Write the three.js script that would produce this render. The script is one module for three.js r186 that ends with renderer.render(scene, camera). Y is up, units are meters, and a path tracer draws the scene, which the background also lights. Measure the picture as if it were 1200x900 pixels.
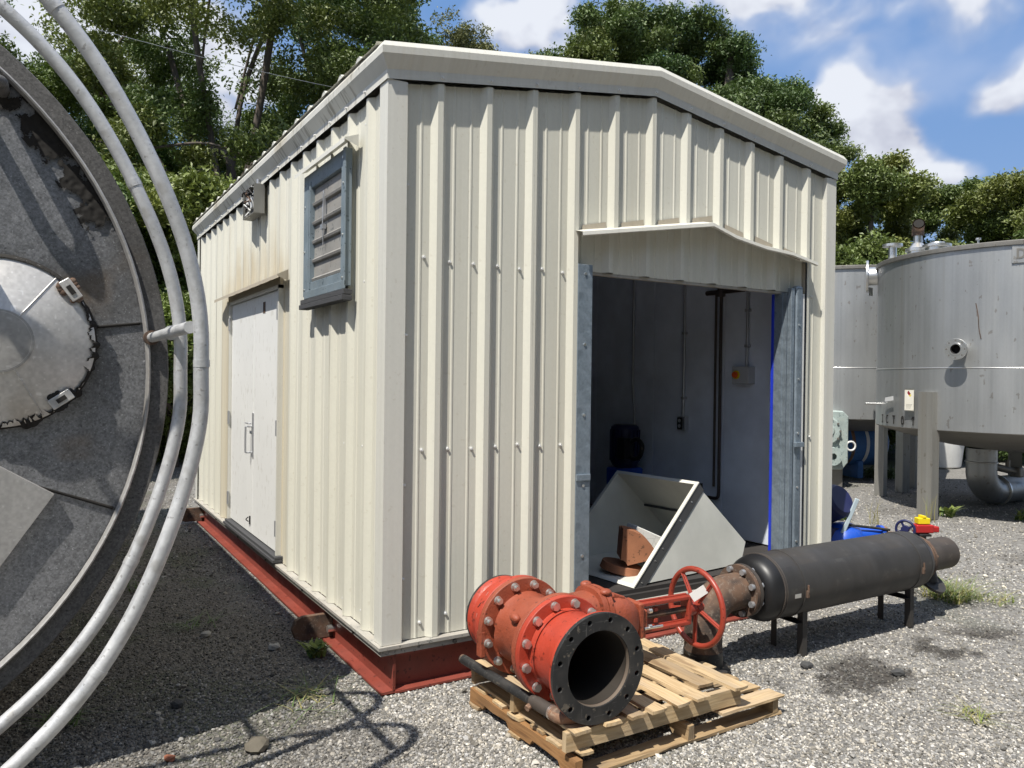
import * as THREE from 'three';
import { mergeGeometries, toCreasedNormals } from 'three/addons/utils/BufferGeometryUtils.js';
import { RoundedBoxGeometry } from 'three/addons/geometries/RoundedBoxGeometry.js';
import { FontLoader } from 'three/addons/loaders/FontLoader.js';
import { TextGeometry } from 'three/addons/geometries/TextGeometry.js';

// ------------------------------------------------------------------ camera, sun, sky, exposure
const scene = new THREE.Scene();
const camera = new THREE.PerspectiveCamera(52.63, 4 / 3, 0.05, 600);
camera.position.set(-1.5441, 1.6728, 3.817);
camera.quaternion.setFromRotationMatrix(new THREE.Matrix4().makeBasis(
  new THREE.Vector3(0.8543042, 0.0126587, 0.5196192), new THREE.Vector3(-0.0076526, 0.9999014, -0.0117775), new THREE.Vector3(-0.519717, 0.0060851, 0.8543168)));
const renderer = new THREE.WebGLRenderer({ antialias: true });
renderer.setSize(1024, 768);
renderer.toneMapping = THREE.LinearToneMapping;
renderer.toneMappingExposure = 1.25;
renderer.shadowMap.enabled = true;
const SUN_DIR = new THREE.Vector3(-0.52, 1, 0.275).normalize();
const sun = new THREE.DirectionalLight(new THREE.Color(1, 0.955, 0.87), 5);
sun.position.copy(SUN_DIR).multiplyScalar(40);
sun.castShadow = true;
sun.shadow.mapSize.set(4096, 4096);
Object.assign(sun.shadow.camera, { left: -22, right: 22, top: 22, bottom: -22, near: 1, far: 120 });
scene.add(sun);
scene.add(sun.target);

// ------------------------------------------------------------------ noise
function rng(seed) { let a = seed >>> 0; return () => { a = (a + 0x6d2b79f5) | 0; let t = Math.imul(a ^ (a >>> 15), 1 | a); t = (t + Math.imul(t ^ (t >>> 7), 61 | t)) ^ t; return ((t ^ (t >>> 14)) >>> 0) / 4294967296; }; }
function hash3(x, y, z) { let h = Math.imul(x, 374761393) ^ Math.imul(y, 668265263) ^ Math.imul(z, 2147483647 ^ 0x1b873593); h = Math.imul(h ^ (h >>> 13), 1274126177); return ((h ^ (h >>> 16)) >>> 0) / 4294967296; }
const fade = (t) => t * t * (3 - 2 * t), mod = (a, n) => ((a % n) + n) % n, lerp = (a, b, t) => a + (b - a) * t, clamp = (x, a = 0, b = 1) => Math.min(b, Math.max(a, x)), sstep = (a, b, x) => fade(clamp((x - a) / (b - a)));
function vn(x, y, px, py, s) { // tileable value noise 0..1
  const ix = Math.floor(x), iy = Math.floor(y), fx = fade(x - ix), fy = fade(y - iy), x0 = mod(ix, px), x1 = mod(ix + 1, px), y0 = mod(iy, py), y1 = mod(iy + 1, py);
  return lerp(lerp(hash3(x0, y0, s), hash3(x1, y0, s), fx), lerp(hash3(x0, y1, s), hash3(x1, y1, s), fx), fy);
}
function fbm(u, v, fx, fy, oct, s, gain = 0.5) { let a = 1, t = 0, n = 0; for (let i = 0; i < oct; i++) { t += a * vn(u * fx, v * fy, fx, fy, s + i * 17); n += a; a *= gain; fx *= 2; fy *= 2; } return t / n; }
function vn3(x, y, z, s) {
  const ix = Math.floor(x), iy = Math.floor(y), iz = Math.floor(z), fx = fade(x - ix), fy = fade(y - iy), fz = fade(z - iz);
  const c = (a, b, k) => hash3(ix + a, iy + b, (iz + k) * 7919 + s);
  return lerp(lerp(lerp(c(0, 0, 0), c(1, 0, 0), fx), lerp(c(0, 1, 0), c(1, 1, 0), fx), fy), lerp(lerp(c(0, 0, 1), c(1, 0, 1), fx), lerp(c(0, 1, 1), c(1, 1, 1), fx), fy), fz);
}
function fbm3(x, y, z, oct, s) { let a = 1, t = 0, n = 0; for (let i = 0; i < oct; i++) { t += a * vn3(x, y, z, s + i * 31); n += a; a *= 0.5; x *= 2.03; y *= 2.03; z *= 2.03; } return t / n; }

// ------------------------------------------------------------------ sky (air and clouds only), every direction by the same rule
{
  const W = 3072, H = 1536, d = new Float32Array(W * H * 4), r = rng(70), G0 = 1 / 1.25;
  // fair-weather clouds: bearing, height, half width, half height (degrees), thickness
  const clouds = [[55.6, 18.2, 2.2, 2.0, 1.7], [57.6, 15.4, 2.4, 2.0, 1.6], [54.2, 17.4, 1.4, 1.4, 1.3], [60.0, 13.2, 2.2, 1.0, 1.1], [58.4, 18.8, 1.7, 1.2, 0.8], [56.2, 14.2, 1.8, 1.6, 1.2], [63.6, 17.4, 1.8, 1.4, 0.62], [33.4, 24.8, 4.6, 2.8, 1.0], [46.8, 25.8, 6.0, 1.8, 0.8], [54.0, 23.4, 5.5, 2.0, 0.42], [62.2, 22.9, 4.2, 1.8, 0.62], [66, 19, 3, 1.5, 0.45], [40, 30, 7, 3, 0.8], [57, 30, 8, 3, 0.7], [-1.5, 23, 5, 4, 1.2], [2.5, 19.5, 4, 3, 1.0], [9.6, 21, 7, 6, 1.1], [1, 31, 12, 4, 0.9], [64.5, 16.8, 2.2, 1.6, 0.35]];
  for (let k = 0; k < 105; k++) { const az = 78 + r() * 276, el = 8 + 74 * Math.pow(r(), 1.3), w = 3 + r() * 9; clouds.push([az, el, w / Math.max(0.35, Math.cos(el / 57.3)), w * (0.4 + r() * 0.25), 0.45 + r() * 0.75]); }
  for (let k = 0; k < 26; k++) { const w = 4 + r() * 8; clouds.push([-20 + r() * 100, 34 + r() * 46, w * 1.3, w * 0.5, 0.4 + r() * 0.7]); }
  for (let row = 0; row < H; row++) {
    const up = ((row + 0.5) / H - 0.5) * Math.PI, y = Math.sin(up), yy = Math.max(y, 0), el = up * 57.29578, h = Math.pow(1 - yy, 6), near = clouds.filter((c) => Math.abs(el - c[1]) < c[3] * 2.2);
    for (let c = 0; c < W; c++) {
      const a = ((c + 0.5) / W - 0.5) * 2 * Math.PI, x = Math.cos(a) * Math.cos(up), z = Math.sin(a) * Math.cos(up), i = (row * W + c) * 4, bear = Math.atan2(x, -z) * 57.29578;
      let R = lerp(0.165, 0.50, h), G = lerp(0.325, 0.67, h), B = lerp(0.655, 0.90, h);
      if (y > -0.02) {
        const wx = fbm3(x * 9, y * 12, z * 9, 4, 5) - 0.5, wy = fbm3(x * 9 + 40, y * 12, z * 9, 4, 6) - 0.5;
        let den = 0, above = 0;
        for (const k of near) { let da = bear - k[0]; da -= 360 * Math.round(da / 360); const u = (da + wx * 6.5 * Math.min(1.4, k[2] / 3)) / k[2], v = (el - k[1] + wy * 5.5 * Math.min(1.4, k[3] / 3)) / k[3]; const q = u * u + v * v; if (q < 4) { const f = k[4] * Math.exp(-q * 1.1); den += f; above += f * v; } }
        const n = fbm3(x * 16 + wx * 1.6, y * 22 + wy * 1.6, z * 16, 7, 11), fine = fbm3(x * 40 + wx * 3, y * 52 + wy * 3, z * 40, 5, 19);
        const cl = den * (0.45 + 0.95 * n) + (n - 0.5) * 0.95 * sstep(0.04, 0.35, den), cov = 0.55 * sstep(0.16, 0.66, cl) + 0.45 * sstep(0.50, 0.76, cl + (fine - 0.5) * 0.42);
        const veil = sstep(0.42, 0.75, fbm3(x * 4.2 + wx * 1.2, y * 9, z * 4.2 + wy, 5, 23)) * 0.42 * sstep(0, 0.15, y);
        R = lerp(R, 0.52, veil); G = lerp(G, 0.62, veil); B = lerp(B, 0.84, veil);
        const lit = clamp(0.84 + 0.16 * clamp(above / (den + 0.05), -1, 1) + (n - 0.5) * 0.7 + (fine - 0.5) * 0.55 + 0.12 * sstep(0.5, 1, cl), 0.55, 1.02);
        R = lerp(R, 0.84 * lit, cov * 0.95); G = lerp(G, 0.87 * lit, cov * 0.95); B = lerp(B, 0.94 * Math.pow(lit, 0.8), cov * 0.95);
      }
      d[i] = R * G0; d[i + 1] = G * G0; d[i + 2] = B * G0; d[i + 3] = 1;
    }
  }
  const sky = new THREE.DataTexture(d, W, H, THREE.RGBAFormat, THREE.FloatType);
  sky.mapping = THREE.EquirectangularReflectionMapping; sky.magFilter = THREE.LinearFilter; sky.minFilter = THREE.LinearFilter; sky.needsUpdate = true;
  scene.background = sky; scene.environment = sky;
}

// ------------------------------------------------------------------ textures
const toS = (x) => { x = clamp(x); return Math.round(255 * (x <= 0.0031308 ? x * 12.92 : 1.055 * Math.pow(x, 1 / 2.4) - 0.055)); };
function tex(w, h, fn, { srgb = true, sx = 1, sy = 1 } = {}) { // fn(u, v) -> linear [r, g, b] or grey
  const d = new Uint8Array(w * h * 4);
  for (let j = 0; j < h; j++) for (let i = 0; i < w; i++) {
    let c = fn((i + 0.5) / w, (j + 0.5) / h); if (typeof c === 'number') c = [c, c, c];
    const o = (j * w + i) * 4; for (let k = 0; k < 3; k++) d[o + k] = srgb ? toS(c[k]) : Math.round(255 * clamp(c[k])); d[o + 3] = 255;
  }
  const t = new THREE.DataTexture(d, w, h); t.wrapS = t.wrapT = THREE.RepeatWrapping; t.magFilter = THREE.LinearFilter; t.minFilter = THREE.LinearMipmapLinearFilter; t.generateMipmaps = true;
  if (srgb) t.colorSpace = THREE.SRGBColorSpace;
  t.repeat.set(1 / sx, 1 / sy); t.needsUpdate = true; return t;
}
const mix3 = (a, b, t) => [lerp(a[0], b[0], t), lerp(a[1], b[1], t), lerp(a[2], b[2], t)], mul3 = (a, k) => [a[0] * k, a[1] * k, a[2] * k];
// cream painted sheet: faint chalking, vertical run marks, small scuffs
const T_panel = tex(512, 1024, (u, v) => {
  const run = fbm(u, v, 60, 1, 4, 3), big = fbm(u, v, 3, 2, 4, 9), fine = fbm(u, v, 128, 256, 2, 15), scuff = sstep(0.77, 0.80, fbm(u, v, 50, 120, 4, 33)) * 0.22;
  const stain = sstep(0.55, 0.85, fbm(u, v, 44, 2, 5, 71)) * 0.22;
  let k = 0.93 + (run - 0.5) * 0.10 + (big - 0.5) * 0.05 + (fine - 0.5) * 0.05;
  return mix3(mix3([k, k, k], [0.74, 0.66, 0.50], stain * 0.6), [0.6, 0.55, 0.46], scuff);
}, { sx: 1.31, sy: 3.4 });
const T_panelStain = tex(1024, 512, (u, v) => { // the sheets over the double door: brown weathering above the drip cap; u along the wall, v upwards
  const z = lerp(-4.7, -1.8, u), y = lerp(2.2, 3.4, v), run = fbm(u * 2.2, v, 60, 1, 4, 3), fine = fbm(u, v, 300, 120, 2, 15), k = 0.93 + (run - 0.5) * 0.10 + (fine - 0.5) * 0.05;
  const n = fbm(u, v, 9, 3, 5, 7), st = fbm(u, v, 70, 2, 4, 27), on = sstep(-4.5, -4.1, z) * sstep(-1.85, -2.15, z), a = on * sstep(2.50 + 0.75 * n + 0.5 * (st - 0.5), 2.42, y) * (0.55 + 1.5 * (st - 0.3)) + 0.25 * sstep(0.55, 0.75, st) * sstep(0.4, 0.7, n);
  return mix3([k, k, k], [0.55, 0.42, 0.24], clamp(a) * 0.5); }, { sx: 2.9, sy: 1.2 });
T_panelStain.wrapS = T_panelStain.wrapT = THREE.ClampToEdgeWrapping; T_panelStain.offset.set(4.7 / 2.9, -2.2 / 1.2);
const T_panelR = tex(256, 256, (u, v) => 0.42 + fbm(u, v, 6, 6, 5, 41) * 0.26, { srgb: false, sx: 0.9, sy: 1.7 });
const T_door = tex(512, 1024, (u, v) => {
  const k = 0.95 + (fbm(u, v, 4, 6, 5, 5) - 0.5) * 0.10, sc = sstep(0.68, 0.76, fbm(u, v, 40, 30, 4, 8)) * 0.35;
  return mix3([k, k, k], [0.55, 0.52, 0.46], sc);
}, { sx: 1.1, sy: 2.1 });
const T_eave = tex(512, 256, (u, v) => { // mildew in vertical ticks
  const k = 0.92 + (fbm(u, v, 40, 4, 4, 3) - 0.5) * 0.12, m = sstep(0.46, 0.70, fbm(u, v, 8, 2, 3, 13)) * sstep(0.50, 0.68, fbm(u, v, 150, 5, 3, 23)) * 0.6; return mix3(mix3([k, k, k], [0.60, 0.50, 0.33], sstep(0.55, 0.8, fbm(u, v, 6, 2, 4, 43)) * 0.45), [0.20, 0.17, 0.12], m); }, { sx: 2.4, sy: 0.5 });
// galvanised steel spangle
const galvCells = (() => { const r = rng(5), pts = []; for (let j = 0; j < 24; j++) for (let i = 0; i < 24; i++) pts.push([(i + r()) / 24, (j + r()) / 24, r(), r()]); return pts; })();
function cell(u, v) { let best = 9, b = null; const ci = Math.floor(u * 24), cj = Math.floor(v * 24); for (let dj = -1; dj <= 1; dj++) for (let di = -1; di <= 1; di++) { const p = galvCells[mod(cj + dj, 24) * 24 + mod(ci + di, 24)]; let dx = Math.abs(p[0] - u), dy = Math.abs(p[1] - v); dx = Math.min(dx, 1 - dx); dy = Math.min(dy, 1 - dy); const q = dx * dx + dy * dy; if (q < best) { best = q; b = p; } } return b; }
const T_galv = tex(512, 512, (u, v) => { const c = cell(u, v), k = 0.72 + c[2] * 0.16 + (fbm(u, v, 8, 8, 5, 2) - 0.5) * 0.35, w = sstep(0.58, 0.75, fbm(u, v, 5, 9, 5, 7)) * 0.5; return mix3([k * 0.92, k * 0.97, k], [0.85, 0.88, 0.9], w); }, { sx: 0.35, sy: 0.35 });
const T_galvR = tex(512, 512, (u, v) => { const c = cell(u, v); return 0.30 + c[3] * 0.16 + fbm(u, v, 5, 9, 5, 7) * 0.3; }, { srgb: false, sx: 0.35, sy: 0.35 });
// weathered stainless plate of the lying tank: speckled soot and lichen over grey steel
const T_dish = tex(1024, 1024, (u, v) => {
  const big = fbm(u, v, 2, 2, 3, 4), sp = fbm(u, v, 230, 230, 2, 8, 0.7), sp2 = vn(u * 400, v * 400, 400, 400, 3), mid = fbm(u, v, 5, 5, 6, 61), w = fbm(u, v, 90, 90, 2, 97);
  let c = mix3([0.20, 0.203, 0.208], [0.48, 0.485, 0.49], clamp(0.40 + (big - 0.5) * 0.8 + (sp - 0.5) * 1.1 + (w - 0.5) * 0.3));
  c = mix3(c, [0.12, 0.115, 0.105], sstep(0.46, 0.80, mid) * 0.45);
  c = mix3(c, [0.85, 0.86, 0.86], sstep(0.88, 0.97, sp2) * 0.7); c = mix3(c, [0.03, 0.03, 0.03], sstep(0.14, 0.05, sp2) * 0.6);
  return mix3(c, [0.30, 0.21, 0.12], sstep(0.62, 0.80, fbm(u, v, 4, 5, 5, 88)) * 0.45);
}, { sx: 1.7, sy: 1.7 });
const T_dishB = tex(512, 512, (u, v) => { const k = 0.66 + (fbm(u, v, 4, 4, 5, 5) - 0.5) * 0.35 + (fbm(u, v, 90, 90, 2, 6) - 0.5) * 0.2, s = sstep(0.87, 0.96, vn(u * 90, v * 90, 90, 90, 8)); return mix3(mix3([k, k * 0.985, k * 0.96], [0.95, 0.95, 0.95], s * 0.5), [0.35, 0.29, 0.22], sstep(0.6, 0.8, fbm(u, v, 5, 3, 5, 18)) * 0.4); }, { sx: 1.1, sy: 1.1 });
const T_dishR = tex(512, 512, (u, v) => 0.40 + fbm(u, v, 5, 5, 5, 4) * 0.22 + (fbm(u, v, 60, 60, 3, 8) - 0.5) * 0.3, { srgb: false, sx: 1.7, sy: 1.7 });
// brushed stainless of the upright tanks: vertical run marks
const T_tank = tex(1024, 1024, (u, v) => {
  const run = fbm(u, v, 110, 1, 4, 14), run2 = fbm(u, v, 7, 1, 4, 24), big = fbm(u, v, 3, 2, 5, 34), fine = fbm(u, v, 256, 128, 2, 44);
  let k = 0.62 + (run - 0.5) * 0.10 + (run2 - 0.5) * 0.16 + (big - 0.5) * 0.14 + (fine - 0.5) * 0.04;
  let c = [k, k * 0.995, k * 0.975];
  c = mix3(c, [0.50, 0.43, 0.32], sstep(0.62, 0.9, fbm(u, v, 20, 1, 5, 54)) * 0.25);
  return mix3(c, [0.30, 0.25, 0.20], sstep(0.775, 0.80, fbm(u, v, 60, 40, 4, 64)) * 0.5);
}, { sx: 2.6, sy: 3.4 });
const T_tankR = tex(512, 512, (u, v) => 0.36 + fbm(u, v, 30, 3, 4, 14) * 0.16 + fbm(u, v, 4, 4, 4, 3) * 0.12, { srgb: false, sx: 2.6, sy: 2.6 });
// sawn wood, grain along u
const T_wood = tex(1024, 512, (u, v) => {
  const warp = fbm(u, v, 2, 5, 4, 3) * 0.5, rings = 0.5 + 0.5 * Math.sin((v * 16 + warp * 9 + fbm(u, v, 3, 24, 3, 9) * 1.4) * 6.283), fib = fbm(u, v, 10, 260, 3, 6);
  let c = mix3([0.54, 0.39, 0.22], [0.74, 0.58, 0.37], 0.25 + rings * 0.45 + (fib - 0.5) * 0.8);
  c = mix3(c, [0.22, 0.14, 0.08], sstep(0.56, 0.78, fbm(u, v, 5, 22, 5, 31)) * 0.6);
  return mix3(c, [0.40, 0.36, 0.31], sstep(0.5, 0.75, fbm(u, v, 3, 6, 5, 55)) * 0.35);
}, { sx: 1.0, sy: 0.5 });
const T_woodB = tex(512, 512, (u, v) => fbm(u, v, 8, 128, 3, 6) * 0.6 + fbm(u, v, 30, 30, 3, 12) * 0.4, { srgb: false, sx: 1.0, sy: 0.5 });
// paint with chalk, chips and dust (multiplier)
const T_paint = tex(512, 512, (u, v) => {
  const k = 0.86 + (fbm(u, v, 5, 5, 5, 21) - 0.5) * 0.42 + (fbm(u, v, 80, 80, 2, 25) - 0.5) * 0.12, dust = sstep(0.52, 0.74, fbm(u, v, 7, 7, 5, 29)) * 0.22, chip = sstep(0.735, 0.76, fbm(u, v, 26, 26, 4, 35));
  return mix3(mix3([k, k, k], [0.95, 0.85, 0.75], dust), [0.30, 0.34, 0.36], chip * 0.8);
}, { sx: 0.6, sy: 0.6 });
const T_paintR = tex(256, 256, (u, v) => 0.34 + fbm(u, v, 6, 6, 5, 29) * 0.4, { srgb: false, sx: 0.6, sy: 0.6 });
const T_rust = tex(512, 512, (u, v) => {
  const a = fbm(u, v, 6, 6, 6, 51), b = fbm(u, v, 40, 40, 3, 57), c0 = mix3([0.055, 0.042, 0.035], [0.16, 0.095, 0.062], clamp((a - 0.32) * 2.4));
  return mix3(c0, [0.22, 0.18, 0.145], sstep(0.58, 0.78, b) * 0.5);
}, { sx: 0.5, sy: 0.5 });
const T_dark = tex(512, 512, (u, v) => {
  const a = fbm(u, v, 4, 4, 6, 61), b = fbm(u, v, 30, 8, 4, 67), k = 0.048 + (a - 0.5) * 0.022 + (b - 0.5) * 0.016;
  let c = mix3([k * 1.06, k, k * 0.95], [0.066, 0.055, 0.046], sstep(0.50, 0.80, fbm(u, v, 4, 9, 5, 77)) * 0.5);
  return mix3(c, [0.12, 0.115, 0.105], sstep(0.68, 0.86, fbm(u, v, 14, 24, 5, 79)) * 0.3);
}, { sx: 0.9, sy: 0.9 });
const T_darkR = tex(256, 256, (u, v) => 0.36 + fbm(u, v, 5, 5, 5, 61) * 0.34, { srgb: false, sx: 0.9, sy: 0.9 });
const T_black = tex(512, 512, (u, v) => { const k = 0.016 + (fbm(u, v, 6, 6, 5, 15) - 0.45) * 0.014, ch = sstep(0.70, 0.76, fbm(u, v, 22, 22, 5, 25)), sc = sstep(0.80, 0.84, fbm(u, v, 160, 5, 3, 45)) + sstep(0.80, 0.84, fbm(u, v, 6, 150, 3, 46)), d = sstep(0.5, 0.78, fbm(u, v, 5, 5, 5, 35)) * 0.5; return mix3(mix3(mix3([k, k, k * 1.02], [0.055, 0.05, 0.045], d), [0.13, 0.11, 0.085], ch * 0.8), [0.16, 0.155, 0.15], clamp(sc) * 0.7); }, { sx: 0.5, sy: 0.5 });
const T_cast = tex(256, 256, (u, v) => fbm(u, v, 40, 40, 3, 7) * 0.7 + fbm(u, v, 8, 8, 3, 17) * 0.6, { srgb: false, sx: 0.22, sy: 0.22 });
const T_rail = tex(512, 512, (u, v) => { const k = 0.84 + (fbm(u, v, 5, 5, 5, 12) - 0.5) * 0.35 + (fbm(u, v, 60, 60, 2, 22) - 0.5) * 0.14, m = sstep(0.755, 0.79, fbm(u, v, 44, 44, 4, 32)); return mix3(mix3([k, k, k], [0.5, 0.47, 0.42], sstep(0.55, 0.8, fbm(u, v, 9, 9, 5, 42)) * 0.5), [0.34, 0.32, 0.30], m * 0.6); }, { sx: 0.6, sy: 0.6 });
const T_bark = tex(256, 512, (u, v) => { const k = 0.6 + fbm(u, v, 24, 6, 5, 3) * 0.8; return [0.11 * k, 0.09 * k, 0.075 * k]; }, { sx: 0.6, sy: 1.4 });
const T_mottle = tex(512, 512, (u, v) => { const k = 0.9 + (fbm(u, v, 6, 6, 6, 91) - 0.5) * 0.3; return [k, k, k]; }, { sx: 1, sy: 1 });

// ------------------------------------------------------------------ materials
const C = (r, g, b) => new THREE.Color().setRGB(r, g, b);
const S = (o) => new THREE.MeshStandardMaterial({ side: THREE.DoubleSide, ...o });
const P = (o) => new THREE.MeshPhysicalMaterial({ side: THREE.DoubleSide, ...o });
const M = {
  panel: S({ color: C(0.69, 0.675, 0.585), map: T_panel, roughnessMap: T_panelR, roughness: 1 }),
  trim: S({ color: C(0.68, 0.668, 0.605), map: T_panel, roughnessMap: T_panelR, roughness: 0.9 }),
  eave: S({ color: C(0.68, 0.668, 0.605), map: T_eave, roughness: 0.6 }),
  stained: S({ color: C(0.42, 0.37, 0.29), map: T_panel, roughness: 0.7 }),
  door: S({ color: C(0.83, 0.83, 0.81), map: T_door, roughness: 0.5 }),
  liner: S({ color: C(0.80, 0.86, 0.97), map: T_mottle, roughness: 0.55 }),
  blueFilm: S({ color: C(0.02, 0.045, 0.52), roughness: 0.4 }),
  greyBlue: S({ color: C(0.20, 0.25, 0.285), map: T_paint, roughnessMap: T_paintR, roughness: 1 }),
  louvre: S({ color: C(0.30, 0.29, 0.27), map: T_paint, roughness: 0.6 }),
  galv: S({ color: C(0.36, 0.41, 0.46), map: T_galv, roughnessMap: T_galvR, roughness: 1, metalness: 0.6 }),
  galvRail: S({ color: C(0.64, 0.645, 0.65), map: T_rail, bumpMap: T_cast, bumpScale: 0.0006, roughnessMap: T_galvR, roughness: 1, metalness: 0.45 }),
  zinc: S({ color: C(0.74, 0.73, 0.70), roughness: 0.3, metalness: 0.9 }),
  skid: S({ color: C(0.25, 0.056, 0.038), map: T_paint, roughnessMap: T_paintR, roughness: 1 }),
  baseTrim: S({ color: C(0.42, 0.40, 0.36), map: T_paint, roughness: 0.7 }),
  rust: S({ map: T_rust, roughness: 0.85, metalness: 0.15 }),
  rustLight: S({ color: C(1.9, 1.75, 1.6), map: T_rust, roughness: 0.8, metalness: 0.15 }),
  valveRed: P({ color: C(0.46, 0.054, 0.027), map: T_paint, roughnessMap: T_paintR, bumpMap: T_cast, bumpScale: 0.0012, roughness: 0.95, clearcoat: 0.10, clearcoatRoughness: 0.35 }),
  valveBody: P({ color: C(0.32, 0.074, 0.036), map: T_paint, roughnessMap: T_paintR, bumpMap: T_cast, bumpScale: 0.0022, roughness: 1.0, clearcoat: 0.05, clearcoatRoughness: 0.4 }),
  wheelRed: P({ color: C(0.34, 0.045, 0.024), map: T_paint, roughness: 0.5, clearcoat: 0.3, clearcoatRoughness: 0.3 }),
  black: S({ map: T_black, roughnessMap: T_paintR, roughness: 1.1 }),
  blackPlain: S({ color: C(0.015, 0.015, 0.016), roughness: 0.55 }),
  boreLip: S({ color: C(0.24, 0.19, 0.15), map: T_mottle, roughness: 0.5, metalness: 0.4 }),
  bore: S({ color: C(0.045, 0.037, 0.03), map: T_mottle, roughness: 0.7, metalness: 0.3 }),
  dark: S({ map: T_dark, roughnessMap: T_darkR, roughness: 1, metalness: 0.25 }),
  darkPipe: S({ color: C(1.4, 1.25, 1.15), map: T_dark, roughness: 0.6, metalness: 0.25 }),
  capBlack: S({ color: C(0.013, 0.013, 0.014), map: T_mottle, roughness: 0.42 }),
  dish: S({ color: C(0.76, 0.76, 0.78), map: T_dish, roughnessMap: T_dishR, roughness: 0.85, metalness: 0.55 }),
  dishClean: S({ color: C(0.92, 0.91, 0.90), map: T_dishB, roughness: 0.40, metalness: 0.4 }),
  dishDark2: S({ color: C(0.62, 0.61, 0.60), map: T_dishB, roughness: 0.5, metalness: 0.4 }),
  dishDark: S({ color: C(0.34, 0.325, 0.31), map: T_dish, roughness: 0.75, metalness: 0.3 }),
  tar: S({ color: C(0.018, 0.016, 0.014), roughness: 0.9 }),
  tank: S({ color: C(0.70, 0.715, 0.725), map: T_tank, roughnessMap: T_tankR, roughness: 0.9, metalness: 0.75 }),
  tankDark: S({ color: C(0.42, 0.40, 0.37), map: T_tank, roughness: 0.5, metalness: 0.6 }),
  legGrey: S({ color: C(0.50, 0.49, 0.46), map: T_tank, roughness: 0.45, metalness: 0.5 }),
  wood: [C(0.76, 0.73, 0.68), C(0.56, 0.52, 0.47), C(0.44, 0.30, 0.19), C(0.84, 0.80, 0.74)].map((color) => S({ color, map: T_wood, bumpMap: T_woodB, bumpScale: 0.0015, roughness: 0.85 })),
  woodDark: S({ color: C(0.055, 0.056, 0.060), bumpMap: T_woodB, bumpScale: 0.002, roughness: 0.9 }),
  hopper: S({ color: C(0.63, 0.63, 0.575), map: T_mottle, roughness: 0.5 }),
  hopperEdge: S({ color: C(0.70, 0.69, 0.62), map: T_mottle, roughness: 0.5 }),
  hopperBand: S({ color: C(0.085, 0.085, 0.085), map: T_mottle, roughness: 0.5, metalness: 0.3 }),
  terracotta: S({ color: C(0.36, 0.15, 0.075), map: T_paint, roughness: 0.75 }),
  paper: S({ color: C(0.72, 0.72, 0.70), roughness: 0.8 }),
  white: S({ color: C(0.78, 0.78, 0.76), map: T_mottle, roughness: 0.5 }),
  blue: P({ color: C(0.012, 0.09, 0.56), map: T_mottle, roughness: 0.35, clearcoat: 0.4 }),
  blueTank: S({ color: C(0.05, 0.16, 0.42), map: T_paint, roughness: 0.55 }),
  navy: S({ color: C(0.018, 0.022, 0.09), map: T_mottle, roughness: 0.45 }),
  strap: S({ color: C(0.50, 0.60, 0.66), map: T_mottle, roughness: 0.6 }),
  mint: S({ color: C(0.44, 0.52, 0.50), map: T_paint, roughness: 0.6 }),
  signalRed: S({ color: C(0.45, 0.02, 0.02), map: T_mottle, roughness: 0.45 }),
  yellow: S({ color: C(0.80, 0.60, 0.01), roughness: 0.5 }),
  orange: S({ color: C(0.75, 0.10, 0.015), roughness: 0.4 }),
  boxDark: S({ color: C(0.24, 0.235, 0.215), map: T_mottle, roughness: 0.5, metalness: 0.2 }),
  boxGrey: S({ color: C(0.46, 0.47, 0.48), roughness: 0.5 }),
  conduit: S({ color: C(0.50, 0.51, 0.53), roughness: 0.4, metalness: 0.7 }),
  brownPipe: S({ color: C(0.06, 0.045, 0.04), roughness: 0.5, metalness: 0.2 }),
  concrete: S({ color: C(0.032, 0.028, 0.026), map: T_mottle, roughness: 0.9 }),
  bark: S({ map: T_bark, roughness: 0.95 }),
};

M.panelStain = S({ color: C(0.69, 0.675, 0.585), map: T_panelStain, roughnessMap: T_panelR, roughness: 1 });
M.panels = [M.panel, M.panel.clone(), M.panel.clone()]; M.panels[1].color = C(0.672, 0.655, 0.562); M.panels[2].color = C(0.70, 0.687, 0.60);
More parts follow.
